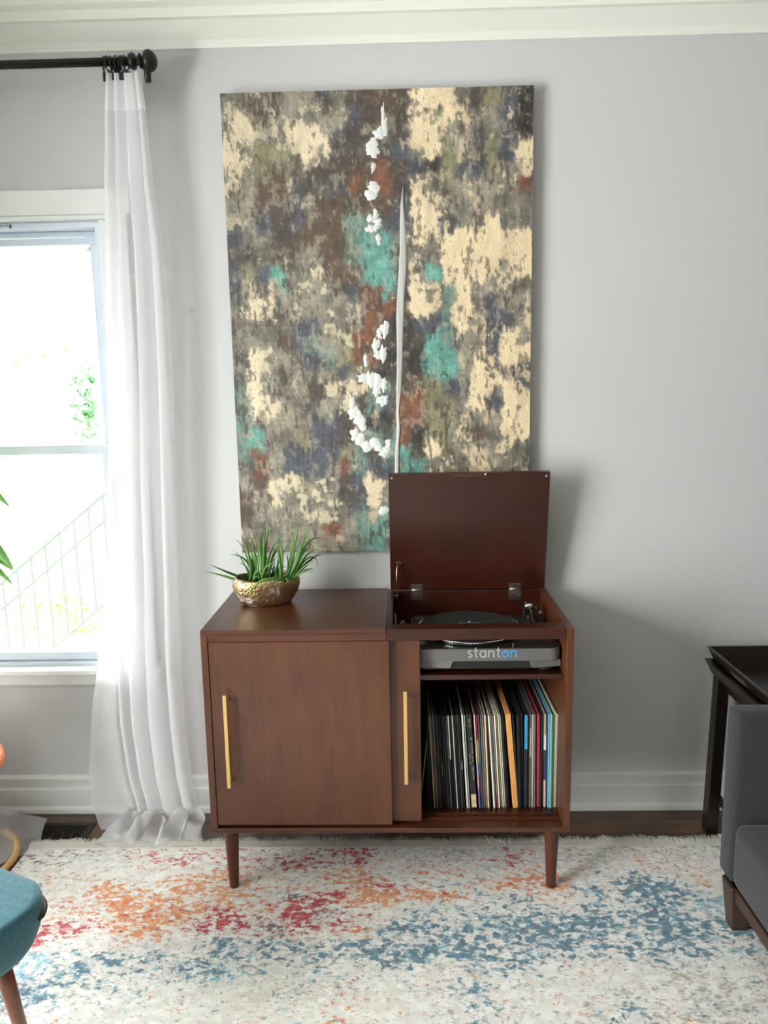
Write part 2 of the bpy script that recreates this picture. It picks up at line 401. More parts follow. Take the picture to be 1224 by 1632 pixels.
def tree(name, label, cat, loc, h, rad, n, size, mi, seed):
    t = thing(name, label, cat, loc, 0, None)
    b = BM(); tube(b, [(0,0,0), (.03,0,h*.5), (0,.02,h)], [.05,.035,.012], 8); link('trunk', b, M_bark, t)
    o = link('foliage', leaf_cloud(n, rad, seed, size), M_leafy[mi], t); o.location = (0, 0, h); o['kind'] = 'stuff'
tree('garden_tree', 'pale young tree in the glare behind the upper window pane', 'tree', (-2.75, 4.6, -1.2), 3.0, (.30, .3, .9), 160, .05, 2, 3)
tree('garden_shrub', 'small green shrub beside the window edge above the sash rail', 'shrub', (-2.12, 4.1, -1.2), 2.66, (.10, .2, .42), 210, .055, 1, 5)
tree('garden_bush', 'pale yellow-green bush behind the stair railing', 'bush', (-2.2, 3.6, -1.2), .9, (.55, .3, .25), 140, .05, 0, 8)
# neighbour's eave corner: a bracket under a roof edge
ev = thing('porch_bracket', 'pale beige porch bracket at the top right corner of the window glass', 'bracket', (-1.97, 4.0, -1.2))
M_porch = mat('porch_paint', (66, 60, 50), .8)
link('post', bx(.06, .16, -.05, .05, 0, 4.1), M_porch, ev)
link('capital', bx(-.03, .20, -.08, .08, 4.1, 4.18, bev=.01), M_porch, ev)
link('corbel', bx(-.01, .05, -.05, .05, 3.95, 4.1, bev=.01), M_porch, ev)

# ------------------------------------------------------------------ rug
RX0, RX1, RY0, RY1 = -.645, 1.80, -.258, -3.25
rug = thing('area_rug', 'large fringed abstract rug in ivory, rust, crimson and slate blue on the floor', 'rug', (0, 0, 0))
RM = """ppppmmmmpmmMmgggmmgggmgg
pp..oMmomRmMomgmRggpogg.
.oo..ooOomoOgooboOogbmo.
...OooOooooORobOOOBbBBog
..oOOOoOoPROOOObbobbBBlg
..ooOOORoRPm.bbbbbBbBblG
.oRROOrRPPROBBbBBBBBBBBl
l.R.oo.bbbsBbbBbBBbbBbbl
lblbbbbbBbBbBBBbbBbBbbbb
bblbBbbBl.b.b.sbb..gg.gg
ggBBgb....ss.gb...g.sgsg
BgGg.......o..bg.gbsssg.""".split('\n')
CH = {  # orange, red, purple, blue, lightblue, grey
 '.': (.10,0,0,.06,.06,.16), 'p': (.05,.05,.42,0,0,.18), 'm': (.22,.42,.10,0,0,.22), 'M': (.12,.68,.22,0,0,.15), 'o': (.52,.12,0,.0,0,.10),
 'O': (.82,.26,0,0,0,.05), 'r': (.45,.55,.1,0,0,.1), 'R': (.35,.86,.10,0,0,.08), 'P': (.05,.45,.80,.10,0,.1), 'b': (.02,0,.08,.52,.35,.18), 'B': (.0,0,.12,.80,.45,.2),
 'l': (.02,0,0,.22,.78,.08), 'g': (.10,.02,.06,.10,.08,.52), 'G': (.05,0,.05,.2,.1,.8), 's': (.16,0,0,.22,.14,.55)}
ncx, ncy = 150, 190
xs = np.linspace(RX0, RX1, ncx); ys = np.linspace(RY0, RY1, ncy)
XX, YY = np.meshgrid(xs, ys, indexing='ij')
wx_ = XX + .10*(fbm(XX*6, YY*9, 11)-.5); wy_ = YY + .06*(fbm(XX*6+50, YY*9, 12)-.5)
gi = np.clip((wx_+.65)/.1-.5, 0, 22.999); gj = (-.25-wy_)/.06-.5
gj = np.clip(gj, 0, 10.999)
tab = np.array([[CH[c] for c in row[:24]] for row in RM])     # 12 x 24 x 6
i0 = gi.astype(int); j0 = gj.astype(int); fi = (gi-i0)[..., None]; fj = (gj-j0)[..., None]
D6 = (tab[j0, i0]*(1-fi)+tab[j0, i0+1]*fi)*(1-fj)+(tab[j0+1, i0]*(1-fi)+tab[j0+1, i0+1]*fi)*fj
zt = .0095 + .0006*np.sin(XX*7)*np.sin(YY*5)
V = np.stack([XX, YY, zt], -1).reshape(-1, 3)
idx = np.arange(ncx*ncy).reshape(ncx, ncy)
F = np.stack([idx[:-1,:-1], idx[:-1,1:], idx[1:,1:], idx[1:,:-1]], -1).reshape(-1, 4)
me = bpy.data.meshes.new('pile'); me.from_pydata(V.tolist(), [], F.tolist())
for nm, sl in (('inkA', slice(0,3)), ('inkB', slice(3,6))):
    at = me.color_attributes.new(nm, 'FLOAT_COLOR', 'POINT')
    a4 = np.ones((ncx*ncy, 4), np.float32); a4[:, :3] = D6[..., sl].reshape(-1, 3); at.data.foreach_set('color', a4.ravel())
m, n, L, bs = new_mat('rug_pile')
tc = n.new('ShaderNodeTexCoord')
def nz(scale, st, seed, det=5, rough=.6):
    mp = n.new('ShaderNodeMapping'); mp.inputs['Scale'].default_value = st; mp.inputs['Location'].default_value = (seed, seed*1.7, 0); L.new(tc.outputs['Object'], mp.inputs[0])
    q = n.new('ShaderNodeTexNoise'); q.inputs['Scale'].default_value = scale; q.inputs['Detail'].default_value = det; q.inputs['Roughness'].default_value = rough
    q.inputs['Distortion'].default_value = .3
    L.new(mp.outputs[0], q.inputs['Vector']); return q.outputs['Fac']
def mth(op, a, bb):
    q = n.new('ShaderNodeMath'); q.operation = op
    for k, v in enumerate((a, bb)):
        if isinstance(v, (int, float)): q.inputs[k].default_value = v
        else: L.new(v, q.inputs[k])
    return q.outputs[0]
aA = n.new('ShaderNodeAttribute'); aA.attribute_name = 'inkA'; aB = n.new('ShaderNodeAttribute'); aB.attribute_name = 'inkB'
sA = n.new('ShaderNodeSeparateColor'); sB = n.new('ShaderNodeSeparateColor'); L.new(aA.outputs['Color'], sA.inputs[0]); L.new(aB.outputs['Color'], sB.inputs[0])
base = n.new('ShaderNodeValToRGB'); e = base.color_ramp.elements; e[0].position = .4; e[1].position = .62; e[0].color = lin((222, 217, 211)); e[1].color = lin((240, 238, 234))
L.new(nz(30, (1, 1.3, 1), 3, 6), base.inputs[0]); cur = base.outputs[0]
def layer(dens, colA, colB, sc, seed, sharp=9.0):
    global cur
    no = nz(sc*2.1, (1, 1.35, 1), seed, 5, .62)
    # mask = clamp((noise - (0.70 - 0.38*density))*sharp)
    th = mth('SUBTRACT', .633, mth('MULTIPLY', dens, .250))
    mk = mth('MULTIPLY', mth('SUBTRACT', no, th), sharp*1.25)
    mk = mth('ADD', mth('MULTIPLY', mk, .85), mth('MULTIPLY', mth('MULTIPLY', dens, dens), .30)); q = n.new('ShaderNodeClamp'); L.new(mk, q.inputs[0])
    r = n.new('ShaderNodeValToRGB'); ee = r.color_ramp.elements; ee[0].position = .35; ee[1].position = .65; ee[0].color = lin(colA); ee[1].color = lin(colB)
    L.new(nz(sc*1.7, (1, 1.2, 1), seed+9), r.inputs[0])
    mx = n.new('ShaderNodeMix'); mx.data_type = 'RGBA'; L.new(q.outputs[0], mx.inputs[0]); L.new(cur, mx.inputs[6]); L.new(r.outputs[0], mx.inputs[7]); cur = mx.outputs[2]
layer(sB.outputs[2], (158, 152, 146), (186, 178, 166), 24, 21, 7)
layer(sB.outputs[1], (120, 172, 190), (160, 198, 208), 22, 33)
layer(sA.outputs[0], (212, 128, 90), (224, 170, 124), 22, 45)
layer(sB.outputs[0], (84, 112, 130), (112, 150, 168), 20, 57)
layer(sA.outputs[2], (112, 96, 112), (132, 116, 128), 24, 69)
layer(sA.outputs[1], (166, 56, 74), (208, 98, 94), 22, 81)
L.new(cur, bs.inputs['Base Color']); bs.inputs['Roughness'].default_value = .97; bs.inputs['Sheen Weight'].default_value = .1
bp = n.new('ShaderNodeBump'); bp.inputs['Strength'].default_value = .5; bp.inputs['Distance'].default_value = .003
L.new(nz(320, (1, 1, 1), 5, 2), bp.inputs['Height']); L.new(bp.outputs[0], bs.inputs['Normal'])
me.materials.append(m); pile = bpy.data.objects.new('pile', me); COL.objects.link(pile); pile.parent = rug
M_ivory = mat('ivory_yarn', (222, 218, 210), .95)
link('backing', bx(RX0, RX1, RY1, RY0, .0003, .0088), M_ivory, rug)
link('hem_band', bx(RX0, RX1, RY0, RY0+.012, .0003, .0085, bev=.002), M_ivory, rug)
b = BM(); rs = random.Random(4); x = RX0
while x < RX1:   # fringe strands
    clump = .5+.5*math.sin(x*23)+.5*math.sin(x*61+1); ln = .046 + .012*rs.random() + .008*clump
    dx = .012*math.sin(x*31)+rs.uniform(-.006, .006); y0 = RY0+.010
    pts = [(x, y0, .006), (x+dx*.4, y0+ln*.5, .009+.004*rs.random()), (x+dx, y0+ln, .0035+.003*rs.random())]
    tube(b, pts, [.0030, .0027, .0008], 3, caps=False)
    x += .0021
o = link('fringe', b, M_ivory, rug); o['kind'] = 'stuff'

# ------------------------------------------------------------------ floor register
vent = thing('floor_register', 'dark bronze floor register with a basketweave grille beside the curtain', 'vent', (-.60, -.148, 0))
M_reg = mat('register_bronze', (52, 46, 44), .45, .6)
M_duct_shade = mat('duct_shade_black', (8, 8, 8), .9)
b = BM(); W2, H2 = .125, .0625
box(b, -W2, W2, H2-.018, H2, .0004, .005, bev=.0015, seg=1); box(b, -W2, W2, -H2, -H2+.018, .0004, .005, bev=.0015, seg=1)
box(b, -W2, -W2+.022, -H2+.018, H2-.018, .0004, .005, bev=.0015, seg=1); box(b, W2-.022, W2, -H2+.018, H2-.018, .0004, .005, bev=.0015, seg=1)
link('frame', b, M_reg, vent)
link('duct_shade_plate', bx(-W2+.02, W2-.02, -H2+.016, H2-.016, .0002, .0012), M_duct_shade, vent)  # flat black plate painted in for the shade down the duct
cw = (2*W2-.044)/6
for i in range(6):
    for j in range(2):
        cx0 = -W2+.022+i*cw; cy0 = -H2+.018+j*(2*H2-.036)/2; ch = (2*H2-.036)/2
        for k in range(3):
            if (i+j) % 2: bb = bx(cx0, cx0+cw-.002, cy0+ch*(k+.5)/3-.002, cy0+ch*(k+.5)/3+.002, .001, .0042)
            else: bb = bx(cx0+cw*(k+.5)/3-.002, cx0+cw*(k+.5)/3+.002, cy0, cy0+ch-.002, .001, .0042)
            link('grille_bar', bb, M_reg, vent)
        link('grille_bar', bx(cx0+cw-.003, cx0+cw, cy0, cy0+ch, .001, .0044), M_reg, vent)

# ------------------------------------------------------------------ painting
PXL, PXR, PZT, PZB = .0977, 1.0924, 2.4858, .9929
pt = thing('abstract_canvas', 'large unframed abstract canvas in cream, slate, teal and rust hung over the cabinet', 'painting', (0, 0, 0))
PL = """cGWGWWSGDB
cCBcWcWWSD
CCWcCCCsDD
CcOOcCcDDG
ccOBBcDDBB
cWBBsDGSRB
WWBDsWBBDB
sWSDSBBBtt
SGGDBBBBtT
DDGBcWBBtT
SOSTGcBBBT
SWcWGWcDSR
GCCGWWcWsR
GccGSScGWR
GWGBStWoRR
DCcWGStoRR
GCcDWGcSoK
tCcGWDccct
tCCWGGWcDt
tcWWGSSDWK
tTGGOSSDWt
tRWSSSSOtB
GRWSSSWRtS
WBCCoccDSC
BWCccccDSC
BWWWcccGtW
cGGWWWRWtT
BBWWWWWWtT""".split('\n')
PR = """BDCCCGDOsK
BDCoCcGWsK
GDCCWWSWsK
DScCOWSOSC
RDSKOsSOGc
RDcWOWcWcR
BSCcWGWGGG
SSCCsGGCGG
TGCGCCCCcC
TGcGCCCCcC
TDcTCCCcWC
TDCctCWWcG
RDCctCGSWW
DKSStCWSsc
DKDTtWWsCW
KKKTTWcsCC
KDKTTWCccs
tDBOSsCcCs
SRROOWCSCc
KRROOcWWCC
tRKOOcBGcC
tTDCOccWcG
StTccGCcWc
cGcCoGcWcW
WcWcccWccW
tcWccWWccc
TWWcWcccWW
GBBWWcWWBW""".split('\n')
PC = {'C': ((172,160,140), 1.0), 'c': ((138,130,114), .60), 'W': ((158,148,128), .34), 'G': ((122,114,102), .16), 'D': ((88,76,68), .06), 'K': ((54,48,48), 0), 'S': ((84,88,102), .08),
      's': ((90,92,102), .42), 'B': ((108,82,64), .06), 'R': ((142,80,44), .08), 'T': ((88,176,162), .04), 't': ((112,146,132), .14), 'O': ((146,140,98), .14), 'o': ((158,152,112), .5)}
NX, NZ = 300, 450
u = np.linspace(0, 1, NX); v = np.linspace(0, 1, NZ)
U, Vv = np.meshgrid(u, v, indexing='ij')
# blocky, scraped edges: warp the look-up with noise that runs mostly up and down
wu = U + .062*(fbm(U*13, Vv*10, 101, 6, .66)-.5) + .030*(fbm(U*60, Vv*90, 102, 4)-.5)
wv = Vv + .055*(fbm(U*16, Vv*9, 103, 6, .66)-.5) + .034*(fbm(U*90, Vv*16, 104, 4)-.5)
ci = np.clip(wu*20-.5, 0, 18.999); cj = np.clip(wv*28-.5, 0, 26.999)
rows = [a+c for a, c in zip(PL, PR)]
tabc = np.array([[lin(PC[ch][0])[:3] + (PC[ch][1],) for ch in r] for r in rows])
i0 = ci.astype(int); j0 = cj.astype(int); fi = ci-i0; fj = cj-j0
sh = lambda t: np.clip((t-.5)*2.2+.5, 0, 1)[..., None]
fi, fj = sh(fi), sh(fj)
Q = (tabc[j0, i0]*(1-fi)+tabc[j0, i0+1]*fi)*(1-fj)+(tabc[j0+1, i0]*(1-fi)+tabc[j0+1, i0+1]*fi)*fj
base_c = Q[..., :3]; cov = Q[..., 3]*(.82+.20*U)
g_ = base_c.mean(-1, keepdims=True); base_c = base_c*.74 + g_*.26*np.array([1.04, 1.0, .93])
mot = fbm(U*34, Vv*44, 111, 6, .68); scr = fbm(U*150, Vv*34, 112, 4); scr2 = fbm(U*20, Vv*190, 113, 4)
base_c = base_c*(.38+.80*mot)[..., None]*(.70+.60*scr)[..., None]*(.76+.48*scr2)[..., None]
dk = np.clip((fbm(U*34, Vv*34, 115, 6, .68)-.55)*8, 0, 1)*.42; base_c = base_c*(1-dk)[..., None] + np.array(lin((70,64,62))[:3])*dk[..., None]
lt = np.clip((fbm(U*44, Vv*40, 116, 6, .70)-.54)*8, 0, 1)*.40; base_c = base_c*(1-lt)[..., None] + np.array(lin((176,166,146))[:3])*lt[..., None]
n1 = fbm(U*27, Vv*35, 121, 7, .72); n2 = fbm(U*110, Vv*80, 122, 4)
n3 = fbm(U*70, Vv*16, 123, 4); n4 = fbm(U*9, Vv*70, 124, 4)
field = .50*n1+.18*n2+.18*n3+.14*n4
mask = np.clip((field - (.625-.275*cov))*20, 0, 1)*(.62+.38*np.clip(cov*1.5, 0, 1))
cream = np.stack([np.full_like(U, q) for q in lin((220, 202, 172))[:3]], -1)*(.80+.34*fbm(U*30, Vv*20, 131, 4))[..., None]
warm = np.clip((U-.35)*2.2, 0, 1)[..., None]
cream = cream*(1-warm) + cream*np.array([1.05, 1.0, .93])*warm
cream = cream*(.62+.38*np.clip(cov*1.1, 0, 1))[..., None]*(.88+.24*scr)[..., None]
colr = base_c*(1-mask)[..., None] + cream*mask[..., None]
# teal glazes and chips of dark over the cream
chip = np.clip((.6*fbm(U*110, Vv*48, 141, 4)+.4*fbm(U*24, Vv*30, 142, 4)-.592)*30, 0, 1)*np.clip(1.2-cov*.35, 0, 1); chip = chip*.75
colr = colr*(1-chip)[..., None] + np.array(lin((70, 60, 54))[:3])*chip[..., None]
hgt = mask*.0008 + .0012*(n1-.5) + .0006*(scr-.5)
Xc = PXL + (PXR-PXL)*U; Zc = PZT - (PZT-PZB)*Vv
YF = -.038
V3 = np.stack([Xc, YF - hgt, Zc], -1).reshape(-1, 3); idx = np.arange(NX*NZ).reshape(NX, NZ)
F = np.stack([idx[:-1,:-1], idx[:-1,1:], idx[1:,1:], idx[1:,:-1]], -1).reshape(-1, 4)
me = bpy.data.meshes.new('painted_face'); me.from_pydata(V3.tolist(), [], F.tolist())
at = me.color_attributes.new('paint', 'FLOAT_COLOR', 'POINT'); a4 = np.ones((NX*NZ, 4), np.float32); a4[:, :3] = np.clip(colr, 0, 1).reshape(-1, 3); at.data.foreach_set('color', a4.ravel())
m, n, L, bs = new_mat('layered_paint'); tc = n.new('ShaderNodeTexCoord')
at_ = n.new('ShaderNodeAttribute'); at_.attribute_name = 'paint'
fn = nz(260, (1, 1, .5), 1, 4); rr = n.new('ShaderNodeMapRange'); rr.inputs[1].default_value = .3; rr.inputs[2].default_value = .7; rr.inputs[3].default_value = .78; rr.inputs[4].default_value = 1.18
L.new(fn, rr.inputs[0]); vm = n.new('ShaderNodeVectorMath'); vm.operation = 'SCALE'; L.new(at_.outputs['Color'], vm.inputs[0]); L.new(rr.outputs[0], vm.inputs['Scale']); L.new(vm.outputs[0], bs.inputs['Base Color'])
bs.inputs['Roughness'].default_value = .55
bp = n.new('ShaderNodeBump'); bp.inputs['Strength'].default_value = .4; bp.inputs['Distance'].default_value = .001; L.new(fn, bp.inputs['Height']); L.new(bp.outputs[0], bs.inputs['Normal'])
me.materials.append(m)
for p in me.polygons: p.use_smooth = True
o = bpy.data.objects.new('painted_face', me); COL.objects.link(o); o.parent = pt
link('stretched_canvas', bx(PXL, PXR, YF+.0015, -.002, PZB, PZT, bev=.002, seg=1), mat('canvas_edge', (150, 138, 118), .8, var=.35, vscale=14), pt)
M_imp = mat('white_impasto', (208, 208, 205), .5, bump=.5, bscale=120)
def pc(px, py):   # picture-relative position of a daub (u, v of the canvas)
    x0_, x1_ = 347+(py-150)*.0552, 849-(py-133)*.0115
    uu = (px-x0_)/(x1_-x0_); top = 151-18*uu; bot = 879.5-5*uu
    return PXL+(PXR-PXL)*uu, PZT-(PZT-PZB)*(py-top)/(bot-top)
rs = random.Random(9)
for (px, py, ra, rb) in [(609,178,3,14),(611,196,5,14),(603,206,9,8),(594,222,9,8),(594,234,9,8),(590,228,8,7),(593,257,4,8),(593,286,8,9),(588,298,9,8),(597,328,5,8),(590,334,7,5),(601,340,6,5),(590,350,9,5),(598,348,6,5),(602,366,4,10),
        (612,508,6,13),(604,514,5,8),(598,532,6,11),(609,546,7,12),(601,548,5,7),(582,557,3,10),(577,585,8,8),(590,588,7,12),(601,592,7,14),(611,597,5,12),(600,606,6,8),(607,622,7,8),(613,620,5,7),
        (561,628,4,12),(563,643,8,11),(571,651,8,12),(577,660,6,11),(566,678,8,9),(574,686,8,8),(584,698,7,8),(588,700,5,5),(598,692,7,9),(604,702,7,6),(611,710,6,6),(619,694,5,9),(615,703,5,6),(611,808,8,7)]:
    cx, cz = pc(px, py); a = ra*.00205; c = rb*.00205
    b = BM(); K = 16; ce = b.verts.new((cx, YF-.0028, cz)); r1 = []; r2 = []
    for k in range(K):
        t = 2*PI*k/K; j = 1.12+rs.uniform(-.42, .32)
        r1.append(b.verts.new((cx+.62*a*j*math.cos(t), YF-.0022-.0012*rs.random(), cz+.62*c*j*math.sin(t))))
        r2.append(b.verts.new((cx+a*j*math.cos(t), YF-.0006, cz+c*j*math.sin(t))))
    for k in range(K):
        b.faces.new((ce, r1[(k+1)%K], r1[k])); b.faces.new((r1[k], r1[(k+1)%K], r2[(k+1)%K], r2[k]))
    bmesh.ops.recalc_face_normals(b, faces=b.faces[:]); link('white_daub', b, M_imp, pt, smooth=True)
ln_ = [(641,285,1),(640,310,2.5),(640,340,4.5),(641,380,5.5),(640,420,6.5),(638,455,7),(637,490,7),(637,530,6.5),(636,570,5.5),(635,610,4),(634,640,2.5),(634,670,3.5),(633,705,4.5),(633,745,4)]
b = BM(); prev = None
for (px, py, wd) in ln_:
    cx, cz = pc(px, py); w_ = wd*.00170
    rw = [b.verts.new((cx+w_*t + rs.uniform(-.0018,.0018), YF-h_, cz)) for t, h_ in ((-1,.0006),(-.4,.0035),(.1,.0022),(.5,.004),(1,.0006))]
    if prev:
        for k in range(4): b.faces.new((prev[k], rw[k], rw[k+1], prev[k+1]))
    prev = rw
bmesh.ops.recalc_face_normals(b, faces=b.faces[:])
link('white_drip', b, mat('pale_grey_impasto', (178, 174, 170), .5, bump=.6, bscale=90, stretch=(1,1,.1), var=.12, vscale=60), pt, smooth=True)

# ------------------------------------------------------------------ record cabinet
CW, CD, CH_, GAP = 1.09, .460, .8593, .0363
cab = thing('record_cabinet', 'walnut record cabinet with sliding doors, brass pulls and a raised turntable lid', 'cabinet', (.0616, -GAP, 0), -.0049)
# local: x 0..CW, y 0 (back) .. -CD (front)
T1 = .020
link('top_slab', bx(0, .545, -CD, 0, CH_-.0135, CH_, bev=.0012, seg=1), M_wx, cab)
link('side_panel', bx(0, T1, -CD, 0, .218, CH_-.0137, bev=.001, seg=1), M_door, cab)
link('side_panel', bx(CW-T1, CW, -CD, 0, .218, CH_-.002, bev=.001, seg=1), M_door, cab)
link('bottom_panel', bx(0, CW, -CD-.003, 0, .2170, .2315, bev=.0015, seg=1), M_wx, cab)
link('inner_floor', bx(T1, CW-T1, -CD+.075, -.012, .2318, .2365), M_wred, cab)
link('door_track', bx(T1, CW-T1, -CD+.062, -CD+.070, .2318, .241), M_wx, cab)
link('door_track', bx(T1, CW-T1, -CD+.042, -CD+.048, .2318, .239), M_wx, cab)
link('front_rail', bx(T1, .546, -CD+.0005, -CD+.055, .824, CH_-.0137, bev=.001, seg=1), M_wx, cab)
fr = link('turntable_rail', bx(.546, CW-T1, -CD+.001, -CD+.055, .8235, CH_-.002, bev=.001, seg=1), M_wred, cab)
for (sx, sy) in ((1.040, -CD+.038), (1.047, -CD+.024)):
    b = BM(); lathe(b, [(.0001, .0003), (.0035, .0003), (.0035, 0)], (sx, sy, CH_-.0019), 12); link('screw', b, M_black, fr)
link('back_panel', bx(T1, CW-T1, -.012, -.004, .2318, .686), M_wred, cab)
link('back_rail', bx(.563, CW-T1, -.030, -.012, .686, CH_-.002, bev=.001, seg=1), M_wred, cab)
link('partition', bx(.545, .563, -CD+.056, -.012, .2367, CH_-.002), M_wred, cab)
link('turntable_shelf', bx(.564, CW-T1-.001, -CD+.040, -.031, .6865, .7018, bev=.001, seg=1), M_wred, cab)
def handle(par, x, z0, z1, yf):
    h = BM(); box(h, x-.0055, x+.0055, yf-.030, yf-.022, z0, z1, bev=.0008, seg=1)
    for z in (z0+.012, z1-.024): box(h, x-.005, x+.005, yf-.0225, yf, z, z+.011, bev=.0005, seg=1)
    link('brass_pull', h, M_gold, par)
d1 = link('sliding_door', bx(.0215, .5545, -CD+.002, -CD+.018, .2405, .8225, bev=.0012, seg=1), M_door, cab)
handle(d1, .0685, .378, .670, -CD+.002)
d2 = link('sliding_door', bx(.110, .644, -CD+.021, -CD+.037, .2405, .8235, bev=.0012, seg=1), M_door, cab)
handle(d2, .5985, .377, .670, -CD+.021)
def cab_leg(x, y, zb, tilt=0):
    b = BM(); lathe(b, [(.0145, zb), (.0150, zb+.004), (.0185, .10), (.0225, .195), (.0235, .2168)], (0, 0, 0), 24)
    for v_ in b.verts:
        v_.co.x += x; v_.co.y += y
    link('leg', b, M_leg, cab, smooth=True)
cab_leg(.0515, -CD+.040, .0102); cab_leg(CW-.0465, -CD+.040, .0102)
cab_leg(.0565, -.045, .0003); cab_leg(CW-.0565, -.045, .0003); cab_leg(.5450, -.075, .0003)
link('leg_rail', bx(.03, CW-.03, -.12, -.09, .190, .2168, bev=.001, seg=1), M_door, cab)
# lid, hinged at the back, leaning slightly forward
LA = math.radians(9.5)
lid = bpy.data.objects.new('lid', None); LL = .418
b = bx(0, .532, -.004, .014, .0, LL, bev=.0015, seg=1)
lid = link('lid', b, M_wred, cab); lid.location = (.5525, -.022, CH_+.0005); lid.rotation_euler = (LA, 0, 0)
for x in (.012, .520):
    b = BM(); lathe(b, [(.0001, .0025), (.004, .0022), (.005, 0)], (0, 0, 0), 14); o = link('lid_bumper', b, mat('clear_bumper', (150, 130, 120), .4), lid, smooth=True); o.rotation_euler = (PI/2, 0, 0); o.location = (x, -.0042, LL-.014)
link('finger_groove', bx(.21, .315, -.0048, -.0040, LL-.012, LL-.003, bev=.0003, seg=1), mat('worn_edge', (70, 40, 30), .5), lid)
b = BM(); lathe(b, [(.0001, .003), (.005, .0025), (.006, 0)], (0, 0, 0), 14); o = link('magnet', b, M_steel, lid, smooth=True); o.rotation_euler = (PI/2, 0, 0); o.location = (.322, -.0042, LL-.006)
for hx in (.624+.020, .962+.020):
    hb = BM(); box(hb, hx-.021, hx+.021, -.0325, -.030, CH_-.036, CH_-.004, bev=.0005, seg=1)
    hn = link('hinge', hb, M_steel, cab)
    b = BM(); tube(b, [(hx-.021, -.034, CH_+.001), (hx+.021, -.034, CH_+.001)], .0036, 10); link('knuckle', b, M_steel, hn, smooth=True)
    b = bx(hx-.021, hx+.021, -.002, 0, .003, .020, bev=.0005, seg=1); bmesh.ops.transform(b, matrix=Matrix.Translation((0, -.0265, CH_)) @ Matrix.Rotation(LA, 4, 'X'), verts=b.verts[:]); link('upper_leaf', b, M_steel, hn)
    for k in (-.012, .012):
        b = BM(); lathe(b, [(.0001, .001), (.003, .0008), (.0032, 0)], (0,0,0), 8); bmesh.ops.transform(b, matrix=Matrix.Translation((hx+k, -.0325, CH_-.022)) @ Matrix.Rotation(PI/2, 4, 'X'), verts=b.verts[:]); link('screw', b, M_chrome, hn)
st = BM(); tube(st, [(.573, -.045, .848), (.574, -.060, .905), (.576, -.060, .945), (.580, -.048, .958)], .0022, 8)
so = link('lid_stay', st, M_steel, cab, smooth=True)
b = BM(); lathe(b, [(.0001, .003), (.009, .003), (.010, 0)], (0,0,0), 16); bmesh.ops.transform(b, matrix=Matrix.Translation((.583, -.0425, .958)) @ Matrix.Rotation(PI/2, 4, 'X'), verts=b.verts[:]); link('pivot_disc', b, mat('dull_pivot', (80, 62, 56), .4, .5), so)
link('stay_bracket', bx(.564, .579, -.060, -.034, .838, .850, bev=.001), M_steel, so)

# ------------------------------------------------------------------ turntable on its shelf
TX, TY = .9035, -GAP-CD+.0445      # centre x, front y (world)
tt = thing('turntable', 'grey and black record player on the cabinet shelf under the open lid', 'turntable', (TX, TY, .7020), -.0049)
# local: x -.225...225, y 0 (front) .. .35
def rrect(x0, x1, y0, y1, r, n=6):
    P = []
    for cx, cy, a0 in ((x1-r, y0+r, -90), (x1-r, y1-r, 0), (x0+r, y1-r, 90), (x0+r, y0+r, 180)):
        for k in range(n+1):
            a = math.radians(a0+90*k/n); P.append((cx+r*math.cos(a), cy+r*math.sin(a)))
    return P
def slab(bm, P, zs):
    rings = []
    for (z, s) in zs:
        cx = sum(p[0] for p in P)/len(P); cy = sum(p[1] for p in P)/len(P)
        rings.append([bm.verts.new((cx+(x-cx)*(1-s/.225), cy+(y-cy)*(1-s/.175), z)) for x, y in P])
    for i in range(len(rings)-1):
        for k in range(len(P)): bm.faces.new((rings[i][k], rings[i][(k+1)%len(P)], rings[i+1][(k+1)%len(P)], rings[i+1][k]))
    bm.faces.new(rings[0][::-1]); bm.faces.new(rings[-1])
P = rrect(-.221, .221, 0, .345, .030)
b = BM(); slab(b, P, [(.0390, .001), (.0400, 0), (.0755, 0), (.0770, .001)]); link('plinth', b, M_ttbody, tt)
for q in ([(-.221, .0392), (-.221, .0200), (-.218, .0175), (-.113, .0175), (-.108, .0200), (-.104, .0340), (-.098, .0392)], [(.221, .0392), (.221, .0200), (.218, .0175), (.137, .0175), (.132, .0200), (.128, .0340), (.122, .0392)]):
    b = BM(); a_ = [b.verts.new((x, .0006 if abs(x) < .2 else .012, z)) for x, z in q]; c_ = [b.verts.new((x, .06, z)) for x, z in q]
    for k in range(len(q)): b.faces.new((a_[k], a_[(k+1)%len(q)], c_[(k+1)%len(q)], c_[k]))
    b.faces.new(a_); b.faces.new(c_[::-1]); bmesh.ops.recalc_face_normals(b, faces=b.faces[:]); link('corner_skirt', b, M_ttbody, tt)
b = BM(); slab(b, rrect(-.212, .212, .010, .337, .028), [(.012, 0), (.0389, 0)]); link('underbody', b, M_black, tt)
b = BM(); slab(b, rrect(-.219, .219, .002, .343, .030), [(.0771, .0), (.0785, .004), (.0790, .010)]); link('deck', b, M_black, tt)
for x in (-.175, .180):
    for y in (.045, .300):
        b = BM(); lathe(b, [(.022, 0), (.026, .002), (.026, .010), (.020, .0128)], (x, y, 0), 24); link('foot', b, M_black, tt, smooth=True)
pcx, pcy = -.0365, .185
b = BM(); lathe(b, [(.150, 0), (.158, .001), (.166, .002), (.1665, .010), (.165, .0115), (.120, .0116), (.0001, .0116)], (pcx, pcy, .0792), 96)
pl = link('platter', b, M_chrome, tt)
dots = None
